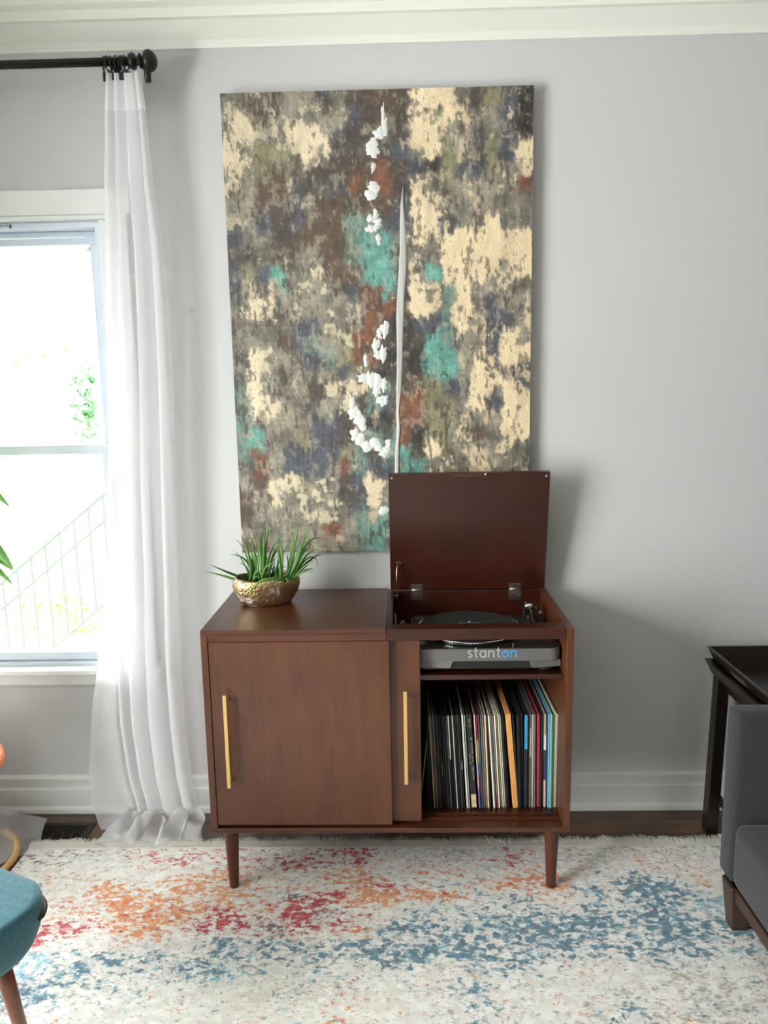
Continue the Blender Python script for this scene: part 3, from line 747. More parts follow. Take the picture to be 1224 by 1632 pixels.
for k in range(110):   # strobe dots round the rim
    a = 2*PI*k/110
    if dots is None:
        b = BM(); box(b, -.0010, .0010, -.0030, .0030, -.0030, .0030); o = link('strobe_dot', b, M_black, pl); dots = o.data
    else:
        o = bpy.data.objects.new('strobe_dot', dots); COL.objects.link(o); o.parent = pl
    o.location = (pcx+.1662*math.cos(a), pcy+.1662*math.sin(a), .0792+.0055); o.rotation_euler = (0, 0, a)
b = BM(); lathe(b, [(.158, 0), (.158, .0014), (.0035, .0014)], (pcx, pcy, .0909), 72); sm = link('slipmat', b, M_felt, tt)
M_blue = mat('cyan_print', (60, 170, 220), .5); M_lg = mat('pale_grey_print', (176, 176, 176), .5)
b = BM(); write(b, 'stanton', .011, Vector((pcx-.036, pcy+.012, .0924)), Vector((1,0,0)), Vector((0,1,0)), .0003, .17, [0,0,0,1,1,1,1]); link('mat_lettering', b, [M_blue, M_lg], sm)
b = BM(); lathe(b, [(.0035, 0), (.0035, .010), (.002, .0135), (.0001, .014)], (pcx, pcy, .0919), 12); link('spindle', b, M_chrome, tt, smooth=True)
b = BM(); write(b, 'stanton', .0222, Vector((-.0585, -.0002, .0505)), Vector((1,0,0)), Vector((0,0,1)), .0004, .145, [0,0,0,0,0,1,1])
for v_ in b.verts: v_.co.y = -.0006 if v_.co.y < -.0003 else -.00005
link('logo_lettering', b, [M_lg, mat('cyan_logo', (50, 165, 225), .45)], tt)
DZ = .0790
b = BM(); write(b, 'stanton', .0075, Vector((.105, .012, DZ+.0002)), Vector((1,0,0)), Vector((0,1,0)), .0003, .16); link('deck_lettering', b, mat('dim_print', (90, 90, 92), .6), tt)
b = BM(); tube(b, [(.078, .006, .0771), (.078, .010, .0895)], .002, 8); link('stylus_lamp', b, M_chrome, tt)
b = BM(); lathe(b, [(.017, 0), (.017, .003), (.015, .004)], (-.195, .300, DZ), 24); link('adapter_disc', b, mat('grey_metal_disc', (110,110,112), .3, .8), tt)
b = BM(); lathe(b, [(.014, 0), (.014, .004), (.012, .005)], (-.195, .045, DZ), 24); link('start_button', b, M_ttbody, tt)
link('pitch_slider', bx(.190, .203, .03, .13, DZ, DZ+.003, bev=.001), M_black, tt)
b = BM(); box(b, .187, .206, .075, .087, DZ+.003, DZ+.009, bev=.002); link('slider_knob', b, M_ttbody, tt)
b = BM(); lathe(b, [(.034, 0), (.034, .006), (.028, .008), (.028, .016), (.018, .018), (.018, .028), (.012, .030)], (.168, .245, DZ), 28)
arm = link('tonearm_base', b, mat('arm_black', (26, 34, 34), .35, .3), tt, smooth=False)
b = BM(); tube(b, [(.168, .245, .124), (.166, .200, .123), (.158, .150, .120), (.165, .100, .118), (.150, .055, .114), (.138, .030, .110)], .0040, 10); link('arm_tube', b, M_chrome, arm, smooth=True)
b = BM(); box(b, .126, .144, .004, .036, .104, .112, bev=.002); link('headshell', b, M_black, arm)
b = BM(); tube(b, [(.168, .262, .124), (.168, .268, .124), (.168, .296, .124), (.168, .300, .124)], [.010, .015, .015, .012], 20); link('counterweight', b, M_chrome, arm, smooth=True)
b = BM(); box(b, .144, .152, .235, .258, .100, .134, bev=.002); box(b, .184, .192, .235, .258, .100, .134, bev=.002); box(b, .144, .192, .235, .258, .098, .102); link('gimbal', b, M_black, arm)
b = BM(); box(b, .186, .194, .175, .185, DZ, .114, bev=.001); link('arm_rest', b, M_black, arm)
b = BM(); lathe(b, [(.007, 0), (.007, .007), (.005, .008)], (.198, .228, .117), 14); link('antiskate_dial', b, M_steel, arm)
# cables in the well
M_cable = mat('grey_cable', (96, 92, 92), .5)
for k, P3 in enumerate([[(.640,-.40,.7035),(.634,-.37,.765),(.640,-.33,.800),(.652,-.29,.8155),(.662,-.27,.800),(.668,-.26,.745)], [(.644,-.44,.7035),(.636,-.42,.78),(.632,-.36,.832),(.630,-.30,.845),(.634,-.24,.80),(.64,-.2,.7035)],
                        [(.648,-.38,.7035),(.644,-.36,.79),(.650,-.31,.808),(.662,-.25,.797),(.668,-.20,.74)]]):
    P4 = [Vector(p) for p in P3]; Q4 = []
    for i in range(len(P4)-1):
        a_, b_, c2, d_ = P4[max(i-1,0)], P4[i], P4[i+1], P4[min(i+2, len(P4)-1)]
        for s2 in range(6):
            t = s2/6; Q4.append(.5*((2*b_)+(c2-a_)*t+(2*a_-5*b_+4*c2-d_)*t*t+(3*b_-a_-3*c2+d_)*t**3))
    b = BM(); tube(b, Q4+[P4[-1]], .0028, 8)
    tag(link('cable', b, M_cable, None, smooth=True), ['grey cable arching forward at the left end of the turntable well', 'grey cable looping highest against the left wall of the turntable well', 'short grey cable bend nearest the record player in the well'][k], 'cable', 'cables in the turntable well')

# ------------------------------------------------------------------ records
S_ = 4.896
K = (20, 20, 22); GR = 'records on the lower cabinet shelf'
REC = [ # x top, x bottom (both in sleeve-row units), thickness, colour, label, extra
 (106, 103, 5, (44,22,26), 'maroon-black record in the dark gap behind the pale one leaning the other way'), (113, 128, 7, (20,20,24), 'black record directly left of the first tan spine'),
 (119, 155, 8, (186,172,142), 'tan-edged record, first light spine from the left end'), (131, 168, 8, (98,92,82), 'dull grey-brown record right of the first tan spine'), (146, 181, 7, (142,126,100), 'thin brown-beige record near the left end of the row'),
 (158, 196, 9, (34,36,70), 'navy-spined record among the black ones on the left'), (172, 208, 8, (70,68,64), 'grey record directly right of the navy spine near the left end'), (184, 222, 9, (18,18,20), 'black record directly left of the one with the short yellow title'), (197, 236, 10, (22,22,22), 'black record with a short yellow title low on its spine', ('y',.36,.50,(190,165,70))),
 (213, 250, 9, (30,30,32), 'black record directly right of the one with the short yellow title'), (227, 266, 8, (78,78,78), 'thin grey record second to the right of the yellow-titled one'), (240, 278, 9, (26,26,28), 'black record between two thin grey ones left of the white-topped spine'), (251, 290, 7, (92,90,86), 'thin grey record directly left of the white-topped spine'),
 (264, 303, 10, (22,22,22), 'record with a white upper spine and black foot, left of the thin white one', ('w',.53,1,(214,208,190))), (281, 320, 10, (18,18,20), 'black record between the white-topped spine and the thin white one'), (296, 338, 8, (206,204,198), 'thin white-spined record standing between black ones'),
 (309, 350, 10, (18,18,18), 'black record directly right of the thin white spine'), (323, 364, 10, (22,22,24), 'black record second to the right of the thin white spine'), (337, 377, 9, (64,66,68), 'dark grey record left of the white pair'), (352, 390, 10, (26,26,28), 'black record with small white dots of lettering on its spine', ('w',.42,.52,(200,200,195))),
 (374, 417, 14, (206,206,196), 'broad white spine just left of the thick black box set'), (391, 432, 9, (150,150,142), 'light grey record touching the thick black box set'),
 (424, 468, 45, (34,33,31), 'box'), (467, 513, 10, (222,178,170), 'pink spine fading to lilac beside the black box set', ('w',0,.22,(104,104,178)), ('w',.22,.5,(186,160,196))),
 (483, 525, 12, (134,34,44), 'multicoloured spine of red, green and blue right of the pink one', ('w',.49,.74,(136,150,92)), ('w',.36,.49,(70,96,136)), ('w',0,.14,(40,36,70))),
 (500, 538, 12, (70,70,78), 'slate grey record right of the multicoloured spine'), (518, 553, 9, (104,104,106), 'mid grey record second to the left of the peach spine'), (532, 566, 7, (176,172,160), 'thin pale grey record beside the peach spine'), (551, 583, 13, (222,184,148), 'peach-coloured record in the middle of the row'),
 (566, 600, 9, (24,20,20), 'black record in the gap right of the peach spine'), (580, 628, 12, (222,218,206), 'white record leaning right of the peach spine'), (596, 640, 8, (140,130,120), 'grey-brown worn record between two white ones'), (610, 655, 10, (120,104,98), 'taupe record with a red foot right of centre', ('w',0,.16,(140,40,50))),
 (625, 668, 10, (226,218,198), 'ivory spine, first of the worn cream run'), (638, 686, 9, (206,196,166), 'cream spine in the middle of the worn cream run'), (652, 701, 9, (222,214,188), 'cream-white worn spine, third of the cream run'), (666, 716, 9, (190,180,150), 'darkest cream worn spine left of the black pair by the cardboard sleeve'),
 (680, 731, 9, (40,36,44), 'purplish black record second to the left of the orange cardboard sleeve'), (693, 746, 9, (32,30,34), 'black record touching the left side of the orange cardboard sleeve'), (729, 797, 46, (206,146,84), 'carton'),
 (766, 822, 12, (24,24,24), 'black record touching the right side of the orange cardboard sleeve'), (800, 832, 16, (20,20,22), 'thick black record second to the right of the orange cardboard sleeve'), (818, 838, 8, (64,64,64), 'thin grey record between two thick black ones right of the cardboard sleeve'), (836, 852, 16, (24,24,26), 'thick black record directly left of the bright blue one'),
 (868, 874, 24, (28,32,40), 'record with a bright blue upper spine and dark foot', ('w',.64,1,(44,140,186))), (889, 894, 10, (60,60,58), 'dark record with a brownish spine right of the bright blue one'),
 (906, 908, 16, (94,90,84), 'grey record with pale lettering left of the cream pinstripe', ('w',.55,.85,(150,146,136))), (923, 927, 9, (198,184,144), 'cream pinstripe spine left of the crimson record'), (938, 945, 17, (108,96,104), 'mauve-grey record touching the crimson one'),
 (968, 976, 26, (150,44,66), 'crimson record right of centre'), (992, 994, 12, (22,20,22), 'black record directly right of the crimson one'), (1015, 1024, 22, (214,190,160), 'patchwork spine of cream, navy and yellow on the right', ('w',.30,.62,(60,60,84)), ('w',.62,.78,(236,226,220))),  # the black sleeve after the crimson one stands in for a shaded gap
 (1033, 1038, 12, (34,44,84), 'navy record beside the light blue spine'), (1047, 1052, 10, (120,170,206), 'light blue thin spine left of the mint one'), (1066, 1068, 20, (110,168,152), 'mint green record third from the right end'),
 (1083, 1083, 9, (60,86,76), 'dark green thin record between mint and cream'), (1099, 1098, 20, (206,202,180), 'cream record next to the last one on the right'), (1112, 1109, 13, (186,182,158), 'greenish white last record at the right end'),
]
LAB = {'blackL': ('thin black record crowded at the left end of the row', ), 'blackM': ('black record between the white-footed and thin white spines', ), 'blackR': ('black record right of the middle of the row', ), 'blackC': ('black record directly left of the orange cardboard sleeve', ),
       'greyT': ('thin grey record among the black ones on the left', ), 'greyR': ('thin grey record in the right half of the row', )}
LAB['blackM'] = ('thin black record in the left-middle dark stretch of the row', )
mcache = {}
def cm(c, rough=.6):
    k = tuple(c)
    if k not in mcache: mcache[k] = mat('sleeve_card', c, rough, var=.10, vscale=40)
    return mcache[k]
def ux_(u): # row units -> world x at record front
    return .712 + (u-69)/S_*(1.123-.712)/(885-674)
Zf = .2367
rs = random.Random(12)
for r in REC:
    ut, ub, th, c, lab = r[:5]; ex_ = r[5:]
    xt, xb = ux_(ut), ux_(ub); t_ = max(.0028, th/S_*.00195*.92); H = .312 + rs.uniform(-.002, .002) - (.0 if th < 40 else -.004)
    yf = -.402 + rs.uniform(-.004, .004) - (.0 if lab != 'box' else .004)
    # perspective already widens the foot: keep only the real lean
    lean = (xt-xb)+.0 
    zf_ = Zf + .0003
    b = BM(); sp = .0006 if t_ < .006 else .0015
    bb = box(b, -t_/2, t_/2, 0, .312, 0, H, bev=min(sp, t_*.3), seg=1)
    ang = math.atan2(lean, H)
    nm = 'record_box_set' if lab == 'box' else ('cardboard_sleeve' if lab == 'carton' else 'record')
    o = link(nm, b, cm(c), None)
    lift = abs(math.sin(ang))*t_/2
    o.rotation_euler = (0, ang, 0); o.location = (xb, yf, zf_+lift)
    if lab == 'box':
        tag(o, 'thick black box set with pale lettering and a cream picture at its foot', 'record', GR)
        link('foot_picture', bx(-t_/2+.0006, t_/2-.0006, -.0006, 0, .006, .050), mat('cream_picture', (206, 178, 136), .6, var=.3, vscale=60), o)
        b = BM(); q = 0; M_t = mat('spine_print', (150, 156, 148), .6)
        rr_ = random.Random(3)
        # title running down the spine, rotated capitals
        def cap(bm, ch, z, x0, hgt):   # letter read with the head to the right (x+), text running down
            G = {'B': [[(0,0),(0,1)],[(0,1),(.5,.9),(.5,.6),(0,.5),(.55,.4),(.55,.1),(0,0)]], 'E': [[(.55,0),(0,0),(0,1),(.55,1)],[(0,.5),(.4,.5)]], 'T': [[(0,1),(.6,1)],[(.3,1),(.3,0)]], 'H': [[(0,0),(0,1)],[(.55,0),(.55,1)],[(0,.5),(.55,.5)]],
                 'O': [[(0,.1),(0,.9),(.55,.9),(.55,.1),(0,.1)]], 'V': [[(0,1),(.3,0),(.6,1)]], 'N': [[(0,0),(0,1),(.55,0),(.55,1)]], 'M': [[(0,0),(0,1),(.35,.4),(.7,1),(.7,0)]], 'L': [[(0,1),(0,0),(.5,0)]], 'A': [[(0,0),(.3,1),(.6,0)],[(.15,.4),(.45,.4)]],
                 'C': [[(.55,.1),(.1,.0),(0,.5),(.1,1),(.55,.9)]], 'I': [[(.1,0),(.1,1)]], 'S': [[(.5,1),(0,.8),(.5,.35),(0,0)]], 'X': [[(0,0),(.55,1)],[(0,1),(.55,0)]], 'U': [[(0,1),(0,0),(.55,0),(.55,1)]], 'R': [[(0,0),(0,1),(.5,.9),(.5,.55),(0,.5),(.55,0)]]}
            for s3 in G[ch]: stroke(bm, [(p[0]*hgt, p[1]*hgt) for p in s3], hgt*.19, Vector((x0, -.0001, z)), Vector((0,0,-1)), Vector((1,0,0)), .0004)
        for txt, z0, hh, x0 in (('BOX', .300, .0045, -.0015), ('SET', .283, .0045, -.0015), ('THE', .241, .0052, .0005), ('COLLECTION', .222, .0048, .0015), ('VOLUME', .178, .0048, .0015), ('COLLECTION', .143, .0048, .0015), ('VOL', .107, .0042, .002), ('SERIES', .186, .0038, -.006), ('ONE', .160, .0038, -.006)):
            z = z0
            for ch in txt: cap(b, ch, z, x0, hh); z -= hh*.78
        link('spine_lettering', b, M_t, o)
        continue
    if lab == 'carton':
        tag(o, 'thick orange-tan cardboard sleeve leaning left in the middle of the records', 'sleeve', GR); continue
    tag(o, LAB[lab][0] if lab in LAB else lab, 'record', GR)
    for (_, a, c2, cc) in ex_:
        zz0, zz1 = H*a, H*c2
        if _ == 'y' or c2-a < .15 and _ == 'w' and lab.startswith('black record'):
            b = BM(); z = zz0
            while z < zz1: box(b, -t_*.3, t_*.25, -.0005, 0, z, z+.004*rs.uniform(.5, 1.2)); z += .0065
            link('spine_lettering', b, cm(cc), o)
        else:
            link('spine_panel', bx(-t_/2*.99, t_/2*.99, -.0005, .0005, max(zz0, .001), min(zz1, H-.001)), cm(cc), o)
b = bx(-.0015, .0015, 0, .31, 0, .30); o = link('record', b, cm((150,140,120)), None); o.location = (.7135, -.385, Zf+.001); o.rotation_euler = (0, math.radians(6.5), 0)
tag(o, 'thin pale record leaning the other way at the left end by the door', 'record', GR); o.location = (.7000, -.385, Zf+.001)

# ------------------------------------------------------------------ gold planter on the cabinet top
PX, PY = .208, -.205
pot = thing('succulent_planter', 'oval hammered gold planter holding a spiky green succulent on the cabinet top', 'planter', (PX, PY, .8596), math.radians(14))
m, n, L, bs = new_mat('hammered_gold'); tc = n.new('ShaderNodeTexCoord')
bs.inputs['Metallic'].default_value = .95
vr = n.new('ShaderNodeTexVoronoi'); vr.inputs['Scale'].default_value = 150; L.new(tc.outputs['Object'], vr.inputs['Vector'])
no = nz(14, (1,1,1.3), 2, 6, .7); r = n.new('ShaderNodeValToRGB'); e = r.color_ramp.elements; e[0].position = .53; e[1].position = .59; e[0].color = lin((196, 166, 118)); e[1].color = lin((226, 208, 190))
L.new(no, r.inputs[0]); L.new(r.outputs[0], bs.inputs['Base Color'])
r2 = n.new('ShaderNodeMapRange'); r2.inputs[1].default_value = .55; r2.inputs[2].default_value = .65; r2.inputs[3].default_value = .36; r2.inputs[4].default_value = .6; L.new(no, r2.inputs[0]); L.new(r2.outputs[0], bs.inputs['Roughness'])
r3 = n.new('ShaderNodeMapRange'); r3.inputs[1].default_value = .56; r3.inputs[2].default_value = .66; r3.inputs[3].default_value = .95; r3.inputs[4].default_value = .35; L.new(no, r3.inputs[0]); L.new(r3.outputs[0], bs.inputs['Metallic'])
bp = n.new('ShaderNodeBump'); bp.inputs['Strength'].default_value = .9; bp.inputs['Distance'].default_value = .002; L.new(vr.outputs['Distance'], bp.inputs['Height']); L.new(bp.outputs[0], bs.inputs['Normal'])
prof = [(.0001, .0), (.074, .0), (.080, .003), (.092, .018), (.104, .040), (.1105, .060), (.1100, .074), (.1040, .086), (.0985, .090), (.0950, .088), (.0980, .078), (.0990, .070), (.0001, .070)]
b = BM(); lathe(b, prof, (0,0,0), 64, 1.0, .62)
for v_ in b.verts:
    a = math.atan2(v_.co.y, v_.co.x)
    if v_.co.z > .03: v_.co.z += (.004*math.cos(2*a)+.003*math.sin(a*3))*min(1, (v_.co.z-.03)/.05)
bw = link('bowl', b, m, pot, smooth=True)
b = BM(); lathe(b, [(.0975, 0), (.06, .004), (.0001, .006)], (0,0,.071), 40, 1.0, .60); link('soil', b, mat('dark_soil', (36, 28, 22), .95, bump=.8, bscale=90), pot)
M_lf = [mat('succulent_leaf_%s' % k, c, .38, var=.22, vscale=22, bump=.15, bscale=70) for k, c in (('mid', (72, 116, 46)), ('deep', (50, 90, 40)), ('light', (98, 142, 62)))]
LV = [((350,600),(200,545),(10,500),16),((400,600),(230,525),(60,440),16),((430,600),(390,440),(230,382),14),((440,610),(450,400),(385,190),16),((470,610),(480,400),(428,185),17),((455,600),(435,450),(385,370),13),((450,590),(380,350),(270,262),8),
 ((540,560),(530,400),(520,225),13),((560,560),(580,350),(573,135),18),((580,540),(615,290),(680,50),19),((570,550),(545,330),(558,195),13),((590,560),(655,350),(760,235),16),((560,600),(600,480),(700,420),15),((480,600),(520,510),(632,522),18),
 ((800,552),(590,560),(478,690),20),((740,540),(768,330),(730,182),14),((745,560),(745,400),(715,280),10),((780,540),(840,330),(865,195),15),((800,540),(865,320),(915,125),15),((810,540),(925,330),(1000,175),16),((820,540),(940,320),(1036,96),12),
 ((850,520),(980,310),(1140,285),15),((860,520),(1000,370),(1130,345),15),((870,530),(1020,440),(1135,400),14),((870,540),(1010,420),(1090,515),11),((890,520),(980,508),(1085,518),11),((830,540),(900,410),(985,300),14),((640,560),(650,480),(700,440),12),
 ((690,560),(720,440),(830,290),12),((600,560),(640,420),(700,330),13),((500,590),(505,450),(480,370),13),((840,560),(875,490),(858,430),12),((780,560),(800,470),(790,380),12),((720,560),(700,480),(735,330),11),((520,580),(560,480),(610,400),14),((760,560),(840,470),(930,440),14),((620,570),(690,510),(800,470),12)]
rs = random.Random(21); inv = Matrix.Rotation(-math.radians(14), 3, 'Z')
extra = []
for i, (A, B_, C_, wd) in enumerate(LV):
    if i in (0, 1, 14): continue
    k_ = rs.uniform(.62, .86); dx_ = rs.uniform(-34, 34)
    extra.append(((A[0]+dx_*.4, A[1]), (B_[0]+dx_, A[1]+(B_[1]-A[1])*k_), (A[0]+(C_[0]-A[0])*k_+dx_*1.6, A[1]+(C_[1]-A[1])*k_), wd*.9))
for i, (A, B_, C_, wd) in enumerate(LV+extra):
    q = .00211/6.44
    cx0 = 585
    def l3(p, y): return Vector(((p[0]-cx0)*q*1.04, y, .082 + (585-p[1])*q*1.22))
    yb = rs.uniform(-.032, .030); yt = yb + rs.uniform(-.035, .030)
    if i == 14: yb, yt = -.045, -.076
    if i in (0, 1): yb, yt = -.02+.03*i, -.03
    p0, p1_, p2 = l3(A, yb), l3(B_, (yb+yt)/2 - (.03 if i == 14 else 0)), l3(C_, yt)
    p0.x = max(-.088, min(.088, p0.x)); p0.z = min(p0.z, .084)
    if i == 14: p1_.z = .097
    pm = 2*p1_-(p0+p2)/2
    pts = []; rads = []
    for k in range(11):
        t = k/10; pts.append(inv @ ((1-t)**2*p0+2*t*(1-t)*pm+t*t*p2)); rads.append((wd*.82*q)*(.85+.5*t if t < .3 else 1.0*(1-((t-.3)/.7)**1.5)+.04))
    b = BM(); tube(b, pts, rads, 8, flat=.55, upv=Vector((0,1,0)))
    link('leaf', b, M_lf[rs.choice((0,0,1,2))], pot, smooth=True)

# ------------------------------------------------------------------ curtain rod and right curtain
RZ, RYY = 2.5625, -.10
rod = thing('curtain_rod', 'dark bronze curtain rod with a turned knob finial above the window', 'curtain rod', (0, 0, 0))
b = BM(); tube(b, [(-1.95, RYY, RZ), (-.16, RYY, RZ)], .0125, 20); link('pole', b, M_bronze, rod, smooth=True)
def knob(x, d):
    P2 = [(0, .0125), (.004, .0125), (.006, .021), (.016, .025), (.024, .021), (.026, .013), (.034, .012), (.036, .020), (.040, .022), (.044, .020), (.046, .013), (.052, .013), (.054, .026), (.060, .031), (.070, .032), (.080, .026), (.088, .016), (.090, .004)]
    b = BM(); tube(b, [(x+d*p[0], RYY, RZ) for p in P2], [p[1] for p in P2], 24); link('finial', b, M_bronze, rod, smooth=True)
knob(-.170, 1)
def bracket(x):
    b = BM(); tube(b, [(x, 0, RZ-.045), (x, -.03, RZ-.05), (x, -.075, RZ-.045), (x, -.098, RZ-.02), (x, -.10, RZ-.012)], [.007, .007, .007, .008, .010], 10)
    box(b, x-.010, x+.010, -.006, 0, RZ-.065, RZ+.01, bev=.003); link('bracket', b, M_bronze, rod, smooth=False)
bracket(-.205); bracket(-1.80)
b = BM(); tube(b, [(-.112, RYY, RZ-.012), (-.110, RYY-.004, RZ-.035), (-.110, RYY-.002, RZ-.062)], [.012, .011, .009], 14); link('bracket_drop', b, M_bronze, rod, smooth=True)

def interp(tab_, z):
    if z >= tab_[0][0]: return tab_[0][1:]
    for a, c in zip(tab_, tab_[1:]):
        if z >= c[0]:
            t = (a[0]-z)/(a[0]-c[0]); t = t*t*(3-2*t)*.3+t*.7
            return tuple(p+(q2-p)*t for p, q2 in zip(a[1:], c[1:]))
    return tab_[-1][1:]
ED = [(2.525, -.252, -.128), (2.416, -.264, -.120), (2.20, -.280, -.112), (2.0, -.290, -.094), (1.8, -.300, -.091), (1.6, -.310, -.092), (1.4, -.322, -.097), (.95, -.362, -.112), (.61, -.425, -.124), (.38, -.470, -.122), (.19, -.493, -.112), (.08, -.490, -.098), (.03, -.480, -.095)]
NS = 220
def cpoint(s, z, seed=0):
    xl, xr = interp(ED, z)
    k = min(1, max(0, (1.3-z)/1.2))              # flat single layer on the left grows towards the floor
    s0 = .30*k; flatw = .42*k                    # share of cloth / share of width
    if s < s0:
        xx = xl + (xr-xl)*flatw*(s/s0); tt_ = s/s0
        yy = RYY + .010*math.sin(tt_*5+z*2) + .02*(1-tt_)*k; return Vector((xx, yy + .004*math.sin(z*9+s*30), z))
    t = (s-s0)/(1-s0); nf = 4.2; ph = 2*PI*nf*t + .7*math.sin(z*1.3+seed) + 1.5*math.sin(3.1*t+z*.7+.5)
    am = .016 + .012*min(1, max(0, (2.5-z)))
    a0 = xl+(xr-xl)*flatw
    w_ = xr - a0; ins = .006
    xx = a0 + ins + (w_-2*ins)*t + .5*w_/nf*.95*math.sin(ph*1.0+.8)*(.25+.75*math.sin(PI*t))
    yy = RYY + am*math.sin(ph)*(.7+.3*math.sin(5*t+z)) + .003*math.sin(2.3*ph+z*2.2) + .0015*math.sin(23*t+z*5)
    return Vector((xx, yy, z))
def sheet(zs, name, m_, parent, f=cpoint, off=0):
    b = BM(); prev = None
    for z in zs:
        row = [b.verts.new(f(j/(NS-1), z) + Vector((0, off, 0))) for j in range(NS)]
        if prev:
            for j in range(NS-1): b.faces.new((prev[j], row[j], row[j+1], prev[j+1]))
        prev = row
    return link(name, b, m_, parent, smooth=True), b
cur_r = thing('curtain', 'white sheer curtain bunched at the right end of the rod, puddling on the floor', 'curtain', (0, 0, 0))
sheet([2.527-.012*k for k in range(10)], 'header_band', M_head, cur_r)
zs = [2.419-.03*k for k in range(80)]; zs = [z for z in zs if z > .06]
# body with puddle
b = BM(); prev = None
def puddle(s, t):
    """t 0..1 runs from just above the floor out across it"""
    p = cpoint(s, .06)
    if s < .27:
        L_ = .05+.10*(s/.27); q = Vector((p.x+.05*t, p.y-.005-L_*t, .06*(1-t)**2+.004+.004*math.sin(s*40+t*6)))
        return q
    u_ = (s-.27)/.73
    xw = -.425 + .375*u_
    out = .150 - .06*abs(u_-.45)
    x = p.x*(1-t)+xw*t + .014*math.sin(u_*31+t*5)*math.sin(PI*t)
    fold = math.sin(u_*17+t*4.2)+.6*math.sin(u_*39-t*7+1)
    hgt = .082*math.sin(PI*min(1, t*1.05))*(.62+.38*fold*.6) + .006
    z = max(.0045, .06*(1-t)**3 + hgt*(1-.55*t))
    if t > .93: z = .0125 if p.y-out*t < -.2 else .006
    y = p.y*(1-t) + (RYY-.004-out*math.sin(t*PI/2)-.012*math.sin(u_*21+2)*t)*t
    # curl the outer lip back
    return Vector((x, y, z))
rowsP = [('z', z) for z in zs]+[('p', k/16) for k in range(0, 17)]
for kd, val in rowsP:
    row = [b.verts.new(cpoint(j/(NS-1), val) if kd == 'z' else puddle(j/(NS-1), val)) for j in range(NS)]
    if prev:
        for j in range(NS-1): b.faces.new((prev[j], row[j], row[j+1], prev[j+1]))
    prev = row
link('sheer_drop', b, M_sheer, cur_r, smooth=True)
# hem tape along the left edge
b = BM(); prev = None
for z in [2.41-.05*k for k in range(48)]:
    row = [b.verts.new(cpoint(s2, z)+Vector((0, -.0018, 0))) for s2 in (0.0, .012, .024, .036, .048)]
    if prev:
        for j in range(4): b.faces.new((prev[j], row[j], row[j+1], prev[j+1]))
    prev = row
link('side_hem', b, M_sheer, cur_r, smooth=True)
rs = random.Random(5)
for k, (x, tl) in enumerate([(-.246, .5), (-.232, -.2), (-.222, .1), (-.213, .45), (-.204, -.1), (-.196, .15), (-.187, 0), (-.178, -.15)]):
    b = BM(); torus(b, (0,0,0), .0200, .0020, Matrix.Rotation(PI/2, 3, 'Y'), 24, 6)
    rg = link('curtain_ring', b, M_bronze, cur_r, smooth=True); rg.location = (x, RYY, RZ-.0045); rg.rotation_euler = (0, 0, tl)
    b = BM(); box(b, -.0045, .0045, -.006, .006, -.050, -.026, bev=.0015); box(b, -.0022, .0022, -.002, .002, -.028, -.018); link('clip', b, M_bronze, rg)

# left curtain: hangs left of the frame, its hem spilling across the floor
cur_l = thing('curtain', 'white sheer curtain spilling over the floor at the left edge, left of the register', 'curtain', (0, 0, 0))
ED2 = [(2.525, -1.70, -1.52), (1.6, -1.70, -1.45), (.6, -1.66, -1.25), (.2, -1.62, -1.05), (.05, -1.60, -1.0)]
def cpl(s, z):
    xl, xr = interp(ED2, z); ph = 2*PI*6*s+.8*math.sin(z*1.5)
    return Vector((xl+(xr-xl)*s, RYY+.025*math.sin(ph), z))
b = BM(); prev = None; N2 = 120
def spill(s, t):
    p = cpl(s, .05)
    k = min(1, t/.22); k = k*k*(3-2*k); q = max(0, (t-.15)/.85)
    tx = -1.50 + .85*s + .03*q*s; ty = -.085 - (.25+.03*math.sin(s*7))*q*(1 if s < .9 else 1-(s-.9)*4)
    rid = (.145-.105*s*s)
    z = rid*(1-q)**1.5 + .022*math.sin(s*17+q*7)*(1-q*.7)*(1-s*.6)+.010*math.sin(q*13+s*5)*(1-s*s) + .004*math.sin(s*47-q*5)
    return Vector((p.x*(1-k)+tx*k, p.y*(1-k)+ty*k, max(.0045, p.z*(1-k)+z*k)))
for kd, val in [('z', 2.525-.06*k) for k in range(42)]+[('p', k/18) for k in range(19)]:
    row = [b.verts.new(cpl(j/(N2-1), val) if kd == 'z' else spill(j/(N2-1), val)) for j in range(N2)]
    if prev:
        for j in range(N2-1): b.faces.new((prev[j], row[j], row[j+1], prev[j+1]))
    prev = row
link('sheer_drop', b, M_sheer, cur_l, smooth=True)

# ------------------------------------------------------------------ plant stand and leafy plant at the left edge
ps = thing('plant_stand', 'round wooden plant stand with a bent wood hoop foot at the left edge', 'stand', (-.86, -.335, 0))
M_hoop = mat('bent_ash', (214, 172, 110), .45, var=.12, vscale=10); M_disc = mat('orange_beech', (222, 132, 88), .5, var=.1, vscale=12)
b = BM(); torus(b, (0,0,0), .195, .0115, None, 48, 10); o = link('hoop_foot', b, M_hoop, ps, smooth=True); o.location = (0, 0, .0122)
b = BM(); lathe(b, [(.0001, .0), (.176, .0), (.186, .008), (.188, .030), (.182, .042), (.0001, .042)], (0,0,.335), 48); link('seat_disc', b, M_disc, ps, smooth=False)
for k in range(3):
    a = (PI, PI/2+.35, -PI/2)[k]; b = BM(); tube(b, [(.15*math.cos(a), .15*math.sin(a), .336), (.192*math.cos(a), .192*math.sin(a), .018)], [.013, .010], 12); link('leg', b, M_hoop, ps, smooth=True)
fp = thing('leafy_plant', 'potted plant with broad green leaves entering the left edge in front of the window', 'plant', (-.86, -.335, .3775))
